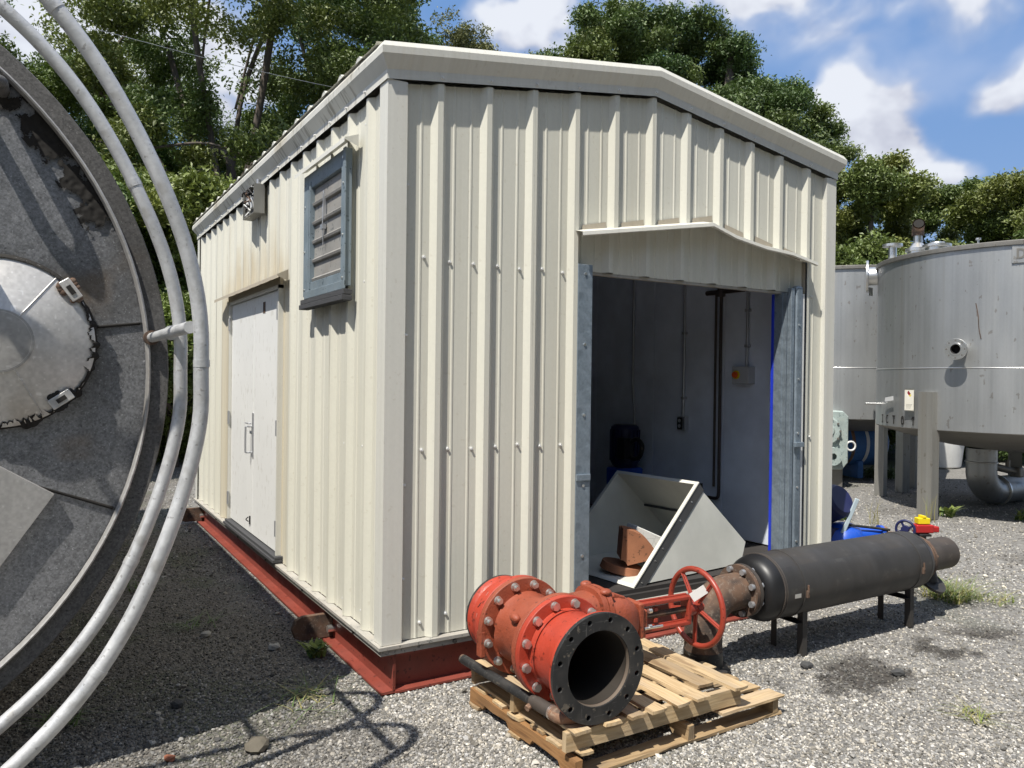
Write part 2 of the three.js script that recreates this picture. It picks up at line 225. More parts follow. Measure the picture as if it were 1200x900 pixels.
// ------------------------------------------------------------------ geometry helpers
const V = (x, y, z) => new THREE.Vector3(x, y, z), m4 = () => new THREE.Matrix4();
function frame(o, zdir, up = V(0, 1, 0)) { const z = zdir.clone().normalize(); if (Math.abs(z.dot(up)) > 0.99) up = V(1, 0, 0); const x = up.clone().cross(z).normalize(), y = z.clone().cross(x); return m4().makeBasis(x, y, z).setPosition(o); }
class B {
  constructor() { this.g = []; }
  add(g, m, keepUV) { if (g.index) g = g.toNonIndexed(); else g = g.clone(); if (!g.attributes.normal) g.computeVertexNormals(); for (const k of Object.keys(g.attributes)) if (!['position', 'normal', 'uv'].includes(k)) g.deleteAttribute(k); if (m) g.applyMatrix4(m); g.userData = { keepUV }; g.morphAttributes = {}; this.g.push(g); return this; }
  box(x0, y0, z0, x1, y1, z1, r = 0) { const w = x1 - x0, h = y1 - y0, d = z1 - z0; const g = r ? new RoundedBoxGeometry(w, h, d, 1, Math.min(r, w / 2.01, h / 2.01, d / 2.01)) : new THREE.BoxGeometry(w, h, d); return this.add(g, m4().makeTranslation((x0 + x1) / 2, (y0 + y1) / 2, (z0 + z1) / 2)); }
  cyl(a, b, r0, r1 = r0, seg = 20, open = false) { const d = b.clone().sub(a), L = d.length(); return this.add(new THREE.CylinderGeometry(r1, r0, L, seg, 1, open), frame(a.clone().addScaledVector(d, 0.5), d).multiply(m4().makeRotationX(Math.PI / 2))); }
  tube(pts, r, seg = 10, n = 0, closed = false) { const c = new THREE.CatmullRomCurve3(pts, closed, 'catmullrom', 0.5); return this.add(new THREE.TubeGeometry(c, n || Math.max(8, pts.length * 5), r, seg, closed)); }
  lathe(pts, m, seg = 32) { return this.add(new THREE.LatheGeometry(pts.map(([r, y]) => new THREE.Vector2(Math.max(r, 1e-4), y)), seg), m); } // axis y; flat facets kept by toCreased
  latheZ(pts, m, seg = 40) { // pairs (r, z): axis along z, hard edges
    const g = toCreasedNormals(new THREE.LatheGeometry(pts.map(([r, z]) => new THREE.Vector2(Math.max(r, 1e-4), z)), seg), 0.5); return this.add(g, (m || m4()).clone().multiply(m4().makeRotationX(Math.PI / 2))); }
  ext(pts, depth, m, bevel = 0) { const s = new THREE.Shape(pts.map(([x, y]) => new THREE.Vector2(x, y))); return this.add(new THREE.ExtrudeGeometry(s, { depth, bevelEnabled: bevel > 0, bevelSize: bevel, bevelThickness: bevel, bevelSegments: 1, curveSegments: 8 }), m); }
  quad(a, b, c, d) { const g = new THREE.BufferGeometry(); g.setAttribute('position', new THREE.Float32BufferAttribute([...a, ...b, ...c, ...a, ...c, ...d], 3)); g.computeVertexNormals(); return this.add(g); }
  sph(c, r, sx = 1, sy = 1, sz = 1, a = 16, b = 10) { return this.add(new THREE.SphereGeometry(r, a, b), m4().makeTranslation(c.x, c.y, c.z).multiply(m4().makeScale(sx, sy, sz))); }
  xf(m) { for (const g of this.g) g.applyMatrix4(m); return this; }
  geo(crease) {
    for (const g of this.g) if (!g.userData.keepUV || !g.attributes.uv) boxUV(g);
    const out = mergeGeometries(this.g.map((g) => { g.userData = {}; return g; })); return out;
  }
  build(name, mat, parent, ud) { return mesh(name, this.geo(), mat, parent, ud); }
}
function boxUV(g) {
  const p = g.attributes.position, n = g.attributes.normal, uv = new Float32Array(p.count * 2);
  for (let i = 0; i < p.count; i += 3) {
    let nx = 0, ny = 0, nz = 0; for (let k = 0; k < 3; k++) { nx += n.getX(i + k); ny += n.getY(i + k); nz += n.getZ(i + k); }
    nx = Math.abs(nx); ny = Math.abs(ny); nz = Math.abs(nz);
    for (let k = 0; k < 3; k++) { const x = p.getX(i + k), y = p.getY(i + k), z = p.getZ(i + k), o = (i + k) * 2; if (ny >= nx && ny >= nz) { uv[o] = x; uv[o + 1] = z; } else if (nx >= nz) { uv[o] = z; uv[o + 1] = y; } else { uv[o] = x; uv[o + 1] = y; } }
  }
  g.setAttribute('uv', new THREE.BufferAttribute(uv, 2)); return g;
}
const used = {};
function numbered(n) { const k = (used[n] = (used[n] ?? -1) + 1); return k ? n + '_' + String(k).padStart(3, '0') : n; }
function mesh(name, geo, mat, parent, ud) { const o = new THREE.Mesh(geo, mat); o.castShadow = o.receiveShadow = true; o.name = parent ? name : numbered(name); if (ud) Object.assign(o.userData, ud); (parent || scene).add(o); return o; }
function thing(name, label, category, pos = [0, 0, 0], turn = 0, group) { const o = new THREE.Group(); o.name = numbered(name); o.position.set(...pos); o.rotation.y = turn; o.userData = { label, category }; if (group) o.userData.group = group; scene.add(o); return o; }
function tag(o, label, category, group) { Object.assign(o.userData, { label, category }); if (group) o.userData.group = group; return o; }
function hexBolt(b, pos, dir, r, h, tilt = 0) { b.add(new THREE.CylinderGeometry(r, r, h, 6), frame(pos.clone().addScaledVector(dir, h / 2), dir).multiply(m4().makeRotationX(Math.PI / 2)).multiply(m4().makeRotationY(tilt))); }
// ================================================================== the metal building on its skid
const BW = 3.66, BL = 5.69, YB = 0.265, YE = 3.28, SL = 0.15;
const roofY = (x) => YE + SL * Math.max(0, Math.min(x, BW - x));
const bld = thing('metal_building', 'cream ribbed metal building with a low gable roof on a red steel skid', 'building', [0, 0, 0]);
const VIS = (u) => (u < 1.235 || u > 3.345 ? YB : u < 2.3 ? 2.572 + (u - 1.235) * 0.163 : 2.745 - (u - 2.3) * 0.166);
// ribbed sheet: u across, y up, w outwards; a(u, y, w) -> world
const RIB = 0.305;
function ribW(u) { // profile height above the flat of the sheet
  const t = u - Math.round(u / RIB) * RIB, s = Math.abs(t);
  if (s < 0.016) return 0.032; if (s < 0.046) return 0.032 * (0.046 - s) / 0.030;
  const q = Math.abs(s - 0.1); if (q < 0.004) return 0.004; if (q < 0.010) return 0.004 * (0.010 - q) / 0.006; return 0;
}
function ribStops(u0, u1) {
  const st = new Set([u0, u1]);
  for (let k = Math.floor(u0 / RIB) - 1; k <= Math.ceil(u1 / RIB) + 1; k++) for (const d of [-0.11, -0.104, -0.096, -0.09, -0.046, -0.016, 0.016, 0.046, 0.09, 0.096, 0.104, 0.11]) { const u = k * RIB + d; if (u > u0 + 1e-4 && u < u1 - 1e-4) st.add(u); }
  return [...st].sort((a, b) => a - b);
}
function ribSheet(pieces, map, seed, rows = 10, wave = 0.0022) {
  const pos = [];
  for (const [u0, u1, yb, yt] of pieces) {
    const us = ribStops(u0, u1);
    for (const extra of [1.235, 1.83, 2.3, 3.345]) if (extra > u0 + 1e-4 && extra < u1 - 1e-4 && !us.includes(extra)) us.push(extra);
    us.sort((a, b) => a - b);
    const at = (u, r) => { const b = yb(u), t = yt(u), y = lerp(b, t, r / rows), w = ribW(u) + (fbm3(u * 2.2, y * 1.4, seed, 3, 5) - 0.5) * wave * 2; return map(u, y, w); };
    for (let i = 0; i + 1 < us.length; i++) for (let r = 0; r < rows; r++) { const a = at(us[i], r), b = at(us[i + 1], r), c = at(us[i + 1], r + 1), d = at(us[i], r + 1); pos.push(...a, ...b, ...c, ...a, ...c, ...d); }
  }
  let g = new THREE.BufferGeometry(); g.setAttribute('position', new THREE.Float32BufferAttribute(pos, 3)); g.computeVertexNormals(); g = toCreasedNormals(g, 0.12);
  return boxUV(g);
}
const frontMap = (u, y, w) => [u, y, -0.032 + w], leftMap = (u, y, w) => [0.032 - w, y, -u], rightMap = (u, y, w) => [BW - 0.032 + w, y, -u], backMap = (u, y, w) => [u, y, -BL + 0.032 - w];
const topF = (u) => roofY(u) - 0.056;
{ // front: four sheets, cut round the doorway
  const cuts = [0.06, 0.915, 1.83, 2.745, 3.6];
  for (let k = 0; k < 4; k++) {
    const a = cuts[k], b = cuts[k + 1], pcs = [];
    const bounds = [a, ...[1.235, 3.345].filter((x) => x > a && x < b), b];
    for (let i = 0; i + 1 < bounds.length; i++) { const mid = (bounds[i] + bounds[i + 1]) / 2; pcs.push([bounds[i], bounds[i + 1], mid > 1.235 && mid < 3.345 ? (u) => VIS(clamp(u, 1.2351, 3.3449)) : () => YB, topF]); }
    mesh('wall_panel', ribSheet(pcs, frontMap, k), M.panels[k % 3], bld);
  }
  // header sheet set back under the visor
  const hdr = ribSheet([[1.20, 3.36, () => 2.352, (u) => VIS(clamp(u, 1.236, 3.344)) + 0.03]], (u, y, w) => [u, y, -0.085 + w * 1.15], 9, 4);
  mesh('header_panel', hdr, M.panel, bld);
  new B().box(1.235, 2.335, -0.125, 3.30, 2.352, -0.088).box(1.235, 2.352, -0.128, 3.30, 2.40, -0.122).build('header_angle', M.baseTrim, bld);
  // side cheeks of the cut
  for (const x of [1.228, 3.344]) new B().box(x, 2.34, -0.09, x + 0.008, 2.57, -0.02).build('cut_edge', M.stained, bld);
}
{ // left: sheets round the double door and the window hole stays sheeted behind the shutter
  const DZ0 = 2.10, DZ1 = 3.88, cuts = [0.06, 0.915, 1.83, 2.745, 3.66, 4.575, 5.63];
  for (let k = 0; k < 6; k++) {
    const a = cuts[k], b = cuts[k + 1], pcs = [], bounds = [a, ...[DZ0, DZ1].filter((x) => x > a && x < b), b];
    for (let i = 0; i + 1 < bounds.length; i++) { const mid = (bounds[i] + bounds[i + 1]) / 2; pcs.push([bounds[i], bounds[i + 1], mid > DZ0 && mid < DZ1 ? () => 2.425 : () => YB, () => YE - 0.058]); }
    const lg = ribSheet(pcs, leftMap, 20 + k); if (k >= 2 && k <= 4) { const q = lg.attributes.position, w = lg.attributes.uv; for (let i = 0; i < q.count; i++) w.setXY(i, q.getZ(i), q.getY(i)); }
    mesh('wall_panel', lg, k >= 2 && k <= 4 ? M.panelStain : M.panels[(k * 2 + 1) % 3], bld);
  }
  for (let k = 0; k < 6; k++) mesh('wall_panel', ribSheet([[cuts[k], cuts[k + 1], () => YB, () => YE - 0.02]], rightMap, 40 + k, 4), M.panel, bld);
  for (let k = 0; k < 4; k++) mesh('wall_panel', ribSheet([[[0.06, 0.915, 1.83, 2.745][k], [0.915, 1.83, 2.745, 3.6][k], () => YB, topF]], backMap, 60 + k, 4), M.panel, bld);
}
{ // folded corner trims
  const t = 0.003, w = 0.112;
  const corner = (x, z, sx, sz) => new B().box(Math.min(x, x + sx * w), YB, z - (sz > 0 ? t : 0), Math.max(x, x + sx * w), YE - 0.045, z + (sz > 0 ? 0 : t)).box(x - (sx > 0 ? 0 : t), YB, Math.min(z - sz * w, z - sz * t), x + (sx > 0 ? t : 0), YE - 0.045, Math.max(z - sz * w, z - sz * t))
    .box(x + sx * (w - t * (sx > 0 ? 1 : 0)) - (sx > 0 ? 0 : 0), YB, Math.min(z - sz * 0.036, z - sz * t), x + sx * w + (sx > 0 ? 0 : t), YE - 0.045, Math.max(z - sz * 0.036, z - sz * t)).build('corner_trim', M.trim, bld);
  corner(-0.004, 0.005, 1, 1); corner(BW + 0.004, 0.005, -1, 1); corner(-0.004, -BL - 0.005, 1, -1); corner(BW + 0.004, -BL - 0.005, -1, -1);
}
{ // eave and rake trims: flat band, sloping soffit, face, mitred at the corners
  const prof = [[0.012, -0.05], [0.012, 0], [0.056, 0.062], [0.058, 0.098], [0.040, 0.130], [-0.06, 0.150]];
  const sweep = (A, Bp, at) => { const b = new B(); for (let i = 0; i + 1 < prof.length; i++) { const [q0, h0] = prof[i], [q1, h1] = prof[i + 1]; b.quad(at(A(q0), q0, h0), at(Bp(q0), q0, h0), at(Bp(q1), q1, h1), at(A(q1), q1, h1)); } return b; };
  const rake = (z, s) => (x, q, h) => [x, (x < BW / 2 ? YE + SL * x : YE + SL * (BW - x)) + h + (x < 0 ? -SL * x : x > BW ? -SL * (BW - x) : 0), z + s * q];
  for (const [z, s] of [[0, 1], [-BL, -1]]) {
    const at = rake(z, s);
    for (const [A, Bq] of [[(q) => -q, () => BW / 2], [() => BW / 2, (q) => BW + q]]) sweep(A, Bq, (x, q, h) => at(x, q, h)).build('rake_trim', M.trim, bld);
  }
  sweep((q) => q, (q) => -BL - q, (z, q, h) => [-q, YE + h, z]).build('eave_trim', M.eave, bld);
  sweep((q) => q, (q) => -BL - q, (z, q, h) => [BW + q, YE + h, z]).build('eave_trim', M.trim, bld);
  // roof sheets, their rib ends poke out over the eave
  for (const s of [0, 1]) {
    const pos = [], us = ribStops(0.03, BL + 0.03), fx = (x) => (s ? BW - x : x);
    const at = (u, x) => [fx(x), YE + 0.143 + SL * x + ribW(u) * 0.72, -u];
    for (let i = 0; i + 1 < us.length; i++) pos.push(...at(us[i], -0.058), ...at(us[i + 1], -0.058), ...at(us[i + 1], 1.83), ...at(us[i], -0.058), ...at(us[i + 1], 1.83), ...at(us[i], 1.83));
    const g = new THREE.BufferGeometry(); g.setAttribute('position', new THREE.Float32BufferAttribute(pos, 3)); g.computeVertexNormals();
    mesh('roof_sheet', boxUV(toCreasedNormals(g, 0.12)), M.panel, bld);
    // closures of the rib ends
    const cl = new B(); for (let k = 1; k * RIB < BL; k++) { const y = YE + 0.143 - 0.056 * SL; cl.ext([[-0.052, 0], [0.052, 0], [0.017, 0.023], [-0.017, 0.023]], 0.004, m4().makeTranslation(fx(-0.056), y, -k * RIB).multiply(m4().makeRotationY(s ? -Math.PI / 2 : Math.PI / 2))); }
    cl.build('rib_closure', M.trim, bld, { kind: 'stuff' });
  }
  const ry = YE + 0.146 + SL * BW / 2;
  new B().ext([[-0.16, 0.014], [0, 0.038], [0.16, 0.014], [0.16, 0.018], [0, 0.042], [-0.16, 0.018]], BL - 0.16, m4().makeTranslation(BW / 2, ry, -BL - 0.02)).build('ridge_cap', M.trim, bld);
}
{ // screws in rows along the ribs: too small to pick apart
  const b = new B(), r = rng(4), put = (p, d) => { b.add(new THREE.CylinderGeometry(0.011, 0.011, 0.003, 8), frame(p.clone().addScaledVector(d, 0.001), d).multiply(m4().makeRotationX(Math.PI / 2))); hexBolt(b, p, d, 0.0068, 0.012); };
  for (let k = 0; k < 12; k++) for (const y of [0.36, 1.28, 2.32]) for (const dx of [-0.078, 0.078]) {
    const u = k * RIB + dx, yy = y + (r() - 0.5) * 0.03; if (u < 0.13 || u > 3.53 || (u > 1.2 && u < 3.38 && yy < VIS(u) + 0.05)) continue;
    put(V(u, yy, -0.031), V(0, 0, 1));
  }
  for (let k = 1; k < 19; k++) for (const y of [0.34, 1.28, 2.22, 3.1]) { const u = k * RIB + 0.078; if (u > 5.55 || (u > 2.05 && u < 3.95 && y < 2.4)) continue; put(V(0.031, y + (r() - 0.5) * 0.02, -u), V(-1, 0, 0)); }
  for (let k = 1; k < 12; k++) put(V(k * RIB, (k * RIB < BW / 2 ? YE + SL * k * RIB : YE + SL * (BW - k * RIB)) - 0.026, 0.012), V(0, 0, 1));
  for (let k = 1; k < 19; k++) put(V(-0.012, YE - 0.026, -k * RIB), V(-1, 0, 0));
  for (const y of [1.1, 1.9, 2.7, 0.6]) put(V(0.115, y, -0.012), V(1, 0, 0.2));
  b.build('screws', M.white, bld, { kind: 'stuff' });
}
{ // visor over the doorway: thin bent drip edge with a low peak, its right end sagging
  const pts = [[1.215, 2.572], [2.30, 2.748], [2.52, 2.70], [2.82, 2.655], [3.1, 2.612], [3.375, 2.572]], b = new B();
  for (let i = 0; i + 1 < pts.length; i++) { const [x0, y0] = pts[i], [x1, y1] = pts[i + 1], sag = (x) => (x > 2.4 ? 0.018 * Math.sin((x - 2.4) * 6) : 0);
    const a = [x0, y0 + 0.012, -0.03], c = [x1, y1 + 0.012, -0.03], d = [x1, y1 - 0.012 - sag(x1), 0.07], e = [x0, y0 - 0.012 - sag(x0), 0.07];
    b.quad(a, c, d, e); b.quad(e, d, [x1, d[1] - 0.022, 0.073], [x0, e[1] - 0.022, 0.073]); b.quad([x0, e[1] - 0.022, 0.073], [x1, d[1] - 0.022, 0.073], [x1, d[1] - 0.026, 0.055], [x0, e[1] - 0.026, 0.055]);
  }
  b.build('door_visor', M.trim, bld);
  for (let k = 4; k < 11; k++) { const f = new B(); const x0 = k * RIB + 0.06, x1 = (k + 1) * RIB - 0.06; if (x1 > 3.32) continue; const y = VIS((x0 + x1) / 2) + 0.006; f.quad([x0, y - (x0 < 2.2 ? 0.02 : -0.016), -0.024], [x1, y + (x0 < 2.2 ? 0.02 : -0.016), -0.024], [x1, y + (x0 < 2.2 ? 0.06 : 0.024), -0.026], [x0, y + (x0 < 2.2 ? 0.02 : 0.064), -0.026]); f.build('foam_closure', M.stained, bld); }
}
{ // galvanised jambs of the doorway
  new B().box(1.236, 0.33, -0.035, 1.345, 2.378, 0.004, 0.003).box(1.339, 0.33, -0.15, 1.345, 2.34, -0.036).build('door_jamb', M.galv, bld);
  new B().box(3.168, 0.33, -0.03, 3.205, 2.37, 0.006, 0.003).box(3.222, 0.33, -0.045, 3.296, 2.392, 0.012, 0.02).box(3.163, 0.33, -0.145, 3.168, 2.34, -0.031).box(3.158, 0.33, -0.075, 3.1628, 2.34, -0.07).build('door_jamb', M.galv, bld);
  new B().box(3.304, 0.33, -0.03, 3.326, 2.335, -0.004).build('weather_strip', M.white, bld);
  new B().box(1.236, 1.06, 0.005, 1.34, 1.10, 0.016, 0.003).build('latch_plate', M.galv, bld); new B().box(3.20, 1.20, 0.013, 3.29, 1.235, 0.04, 0.003).build('latch_plate', M.galv, bld);
  new B().box(3.158, 0.34, -0.168, 3.171, 2.335, -0.146).build('blue_edging', M.blueFilm, bld);
  const b = new B(); for (const [x, z, y0, st, n] of [[1.29, 0.004, 0.6, 0.43, 5], [3.25, 0.012, 0.5, 0.4, 5]]) for (let k = 0; k < n; k++) b.add(new THREE.CylinderGeometry(0.009, 0.009, 0.006, 10), frame(V(x, y0 + k * st, z + 0.003), V(0, 0, 1)).multiply(m4().makeRotationX(Math.PI / 2))); b.build('screws', M.zinc, bld, { kind: 'stuff' });
}
{ // inside: floor, lining panels, ceiling
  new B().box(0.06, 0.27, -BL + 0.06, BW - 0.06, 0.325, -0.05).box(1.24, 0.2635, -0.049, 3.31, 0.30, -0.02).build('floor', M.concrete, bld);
  for (let k = 0; k < 6; k++) { const z1 = -0.12 - k * 0.91, z0 = Math.max(-BL + 0.13, z1 - 0.905);
    new B().box(3.575, 0.335, z0, 3.615, 3.06, z1, 0.004).build('liner_panel', M.liner, bld);
    if (!(z1 < -1.9 && z0 > -4.0)) new B().box(0.045, 0.335, z0, 0.085, 3.06, z1, 0.004).build('liner_panel', M.liner, bld); }
  for (const [z0, z1] of [[-2.098, -1.94], [-4.66, -3.884]]) new B().box(0.045, 0.335, z0, 0.085, 3.06, z1, 0.004).build('liner_panel', M.liner, bld);
  new B().box(0.045, 2.37, -3.882, 0.085, 3.06, -2.1, 0.004).build('liner_panel', M.liner, bld);
  for (let k = 0; k < 4; k++) new B().box(0.09 + k * 0.87, 0.335, -BL + 0.06, 0.09 + k * 0.87 + 0.866, 3.06, -BL + 0.1, 0.004).build('liner_panel', M.liner, bld);
  new B().box(0.09, 0.335, -0.12, 1.25, 3.06, -0.09).build('liner_panel', M.liner, bld);
  new B().box(3.315, 0.335, -0.118, 3.57, 3.06, -0.09).build('liner_panel', M.liner, bld);
  new B().box(1.252, 2.40, -0.16, 3.313, 3.06, -0.13).build('liner_panel', M.liner, bld);
  new B().box(0.04, 3.062, -BL + 0.06, 3.62, 3.10, -0.06).build('ceiling', M.liner, bld);
}
{ // double door in the left wall
  const d = new THREE.Group(); d.name = 'double_door'; bld.add(d);
  const leaf = (z0, z1) => new B().box(0.012, 0.325, z0, 0.052, 2.335, z1, 0.004).build('door_leaf', M.door, d);
  leaf(-2.965, -2.125); leaf(-3.855, -2.971);
  new B().box(-0.012, 0.318, -2.122, 0.06, 2.365, -2.096).box(-0.012, 0.318, -3.884, 0.06, 2.365, -3.858).box(-0.012, 2.338, -3.884, 0.06, 2.366, -2.096).build('door_frame', M.trim, d);
  new B().box(0.004, 0.98, -2.985, 0.0115, 1.36, -2.945, 0.003).tube([V(0.012, 1.24, -3.02), V(-0.035, 1.24, -3.02), V(-0.04, 1.22, -3.02), V(-0.04, 1.04, -3.02), V(-0.035, 1.02, -3.02), V(0.012, 1.02, -3.02)], 0.008, 8, 30).tube([V(-0.004, 1.27, -2.965), V(-0.03, 1.27, -2.98), V(-0.03, 1.27, -3.08)], 0.006, 6).build('handle', M.conduit, d);
  for (const y of [0.52, 1.28, 2.16]) { new B().box(-0.016, y - 0.06, -3.872, -0.0125, y + 0.06, -3.84).cyl(V(-0.014, y - 0.062, -3.855), V(-0.014, y + 0.062, -3.855), 0.009, 0.009, 8).build('hinge', M.conduit, d); new B().cyl(V(-0.012, y - 0.06, -2.124), V(-0.012, y + 0.06, -2.124), 0.008, 0.008, 8).build('hinge', M.conduit, d); }
  new B().box(0.009, 2.185, -2.66, 0.0118, 2.275, -2.59).build('rusty_plate', M.rust, d);
  new B().box(0.002, 0.40, -3.05, 0.0115, 0.47, -3.03).tube([V(0.0, 0.46, -3.06), V(-0.02, 0.44, -3.06), V(0.0, 0.42, -3.06)], 0.005, 6).build('bolt_latch', M.blackPlain, d);
  new B().box(-0.03, 0.296, -3.90, 0.055, 0.316, -2.06, 0.003).box(-0.045, 0.270, -3.90, 0.03, 0.294, -2.06, 0.003).build('threshold', M.woodDark, d);
  new B().box(-0.004, 2.367, -3.884, 0.02, 2.424, -2.096).build('head_flashing', M.stained, d);
  const cap = new B(); cap.quad([0.0, 2.455, -4.20], [0.0, 2.455, -1.88], [-0.085, 2.412, -1.86], [-0.085, 2.412, -4.22]).quad([-0.085, 2.412, -4.22], [-0.085, 2.412, -1.86], [-0.088, 2.385, -1.86], [-0.088, 2.385, -4.22]).quad([0.0, 2.455, -1.88], [-0.085, 2.412, -1.86], [-0.085, 2.40, -1.86], [0.0, 2.37, -1.88]);
  cap.build('drip_cap', M.stained, d);
}
{ // shuttered window with a blue grey frame
  const w = new THREE.Group(); w.name = 'window'; bld.add(w);
  const z0 = -1.375, z1 = -0.535, y0 = 2.205, y1 = 3.005, X = -0.038;
  new B().box(X, y0, z0, 0.0, y1, z0 + 0.10, 0.004).box(X, y0, z1 - 0.085, 0.0, y1, z1, 0.004).box(X, y1 - 0.10, z0 + 0.10, 0, y1, z1 - 0.085, 0.004).box(X, y0, z0 + 0.10, 0, y0 + 0.085, z1 - 0.085, 0.004)
    .box(X - 0.012, y0 - 0.02, z0 + 0.06, X - 0.0005, y0 + 0.03, z1 + 0.012, 0.003).box(X - 0.010, y0, z1 - 0.03, X - 0.0005, y1, z1 + 0.012, 0.003).box(X - 0.006, y0 + 0.04, z0 + 0.14, X + 0.03, y1 - 0.06, z0 + 0.165).build('window_frame', M.greyBlue, w);
  const n = 5, h = (y1 - 0.10 - y0 - 0.085) / n;
  for (let k = 0; k < n; k++) { const ya = y0 + 0.085 + k * h; new B().ext([[0.004, 0.0], [-0.016, 0.006], [-0.020, 0.02], [-0.003, 0.034], [0.0, h - 0.004], [0.006, h - 0.004]], z1 - z0 - 0.19, m4().makeTranslation(-0.011, ya, z0 + 0.102)).build('slat', M.louvre, w); }
  new B().box(-0.040, 2.66, -0.962, -0.022, 2.82, -0.953).box(-0.044, 2.60, -1.00, -0.022, 2.63, -0.948).tube([V(-0.034, 2.84, -0.957), V(-0.040, 2.66, -0.96), V(-0.030, 2.50, -0.975)], 0.004, 6).build('shutter_latch', M.conduit, w);
  for (let k = 0; k < 2; k++) new B().box(X - 0.016 - k * 0.01, y0 - 0.052 - k * 0.034, z0 - 0.006, 0, y0 - 0.021 - k * 0.034, z1 + 0.02, 0.003).build('sill_board', M.woodDark, w);
  const cap = new B(), a = -1.43, b = -0.44; cap.quad([0.0, 3.06, a], [0.0, 3.06, b], [-0.085, 3.028, b + 0.01], [-0.085, 3.028, a - 0.01]).quad([-0.085, 3.028, a - 0.01], [-0.085, 3.028, b + 0.01], [-0.087, 3.002, b + 0.01], [-0.087, 3.002, a - 0.01]).quad([0.0, 3.06, b], [-0.085, 3.028, b + 0.01], [-0.085, 3.018, b + 0.01], [0.0, 2.99, b]);
  cap.build('drip_cap', M.trim, w);
  const s = new B(); for (const y of [2.25, 2.5, 2.8, 2.95]) for (const z of [z0 + 0.03, z1 - 0.02]) s.add(new THREE.CylinderGeometry(0.008, 0.008, 0.006, 8), frame(V(X - (z > -0.8 ? 0.013 : 0.003), y, z), V(1, 0, 0)).multiply(m4().makeRotationX(Math.PI / 2))); s.build('screws', M.zinc, w, { kind: 'stuff' });
}
{ // base angle and skid
  new B().box(-0.012, 0.212, -BL, 0.03, 0.262, 0.012, 0.002).box(-0.026, 0.245, -BL, 0.02, 0.2628, 0.024).build('base_angle', M.baseTrim, bld);
  new B().box(0.031, 0.212, -0.03, BW + 0.012, 0.262, 0.012, 0.002).box(0.021, 0.245, -0.02, BW + 0.02, 0.2628, 0.024).build('base_angle', M.baseTrim, bld);
  const bolts = new B(); for (const x of [0.42, 1.5, 2.6]) hexBolt(bolts, V(x, 0.228, 0.012), V(0, 0, 1), 0.013, 0.010); for (let k = 0; k < 6; k++) hexBolt(bolts, V(-0.012, 0.23, -0.4 - k), V(-1, 0, 0), 0.011, 0.008); bolts.build('bolts', M.black, bld, { kind: 'stuff' });
  const I = [[-0.07, 0], [0.07, 0], [0.07, 0.012], [0.006, 0.016], [0.006, 0.194], [0.07, 0.198], [0.07, 0.21], [-0.07, 0.21], [-0.07, 0.198], [-0.006, 0.194], [-0.006, 0.016], [-0.07, 0.012]];
  for (const x of [0.07, BW - 0.07]) new B().ext(I, BL, m4().makeTranslation(x, 0.004, -BL)).build('skid_beam', M.skid, bld);
  for (const z of [-0.062, -BL + 0.062]) new B().ext(I, BW - 0.15, m4().makeTranslation(0.077, 0.003, z).multiply(m4().makeRotationY(Math.PI / 2))).build('skid_beam', M.skid, bld);
  new B().box(0.066, 0.012, -0.005, 0.078, 0.2, 0.0).build('skid_beam', M.skid, bld);
  for (const z of [-1.0, -5.55]) {
    const lug = new B().ext([[0.06, -0.075], [-0.13, -0.075], [-0.175, -0.055], [-0.195, 0], [-0.175, 0.05], [-0.13, 0.07], [0.06, 0.07]], 0.028, m4().makeTranslation(0, 0.10, z - 0.014), 0.003).build('lifting_lug', M.rust, bld);
    const nb = new B(); hexBolt(nb, V(0.066, 0.085, z + 0.05), V(-1, 0, 0), 0.024, 0.05); nb.build('bolt', M.zinc, lug);
  }
}
// ================================================================== things hung on and in the building
{ const t = thing('electrical_box', 'small grey electrical box hanging open under the left eave with its wiring exposed', 'electrical box', [0, 2.99, -2.8]);
  new B().box(-0.012, 0, -0.20, 0.0, 0.235, 0.19).box(-0.085, 0, -0.20, -0.0125, 0.006, 0.19).box(-0.085, 0.229, -0.20, -0.0125, 0.235, 0.19).box(-0.085, 0.0065, -0.20, -0.0125, 0.2285, -0.194).box(-0.085, 0.0065, 0.184, -0.0125, 0.2285, 0.19).build('box_shell', M.boxDark, t);
  new B().box(-0.05, 0.03, -0.17, -0.0125, 0.20, 0.15).build('back_plate', M.blackPlain, t);
  const r = rng(9); for (const [mat, n] of [[M.rust, 4], [M.paper, 3], [M.black, 5]]) { const b = new B(); for (let k = 0; k < n; k++) { const p = []; let z = -0.15 + r() * 0.28, y = 0.04 + r() * 0.15; for (let i = 0; i < 5; i++) { p.push(V(-0.06 - r() * 0.05, y, z)); z += (r() - 0.5) * 0.12; y += (r() - 0.5) * 0.1; y = clamp(y, 0.0, 0.21); z = clamp(z, -0.18, 0.16); } b.tube(p, 0.006, 6); } b.build('wire', mat, t); }
  new B().box(-0.075, 0.10, -0.12, -0.05, 0.18, -0.04, 0.004).build('terminal_block', M.white, t); new B().box(-0.075, 0.06, 0.02, -0.05, 0.15, 0.08, 0.004).build('terminal_block', M.white, t);
  new B().cyl(V(-0.03, 0.235, 0.1), V(-0.03, 0.29, 0.1), 0.014).build('conduit_stub', M.conduit, t);
}
const strapRing = (b, x, y, z, r) => b.box(x - r - 0.004, y - 0.012, z - r - 0.01, x + r + 0.006, y + 0.012, z + r + 0.01, 0.003);
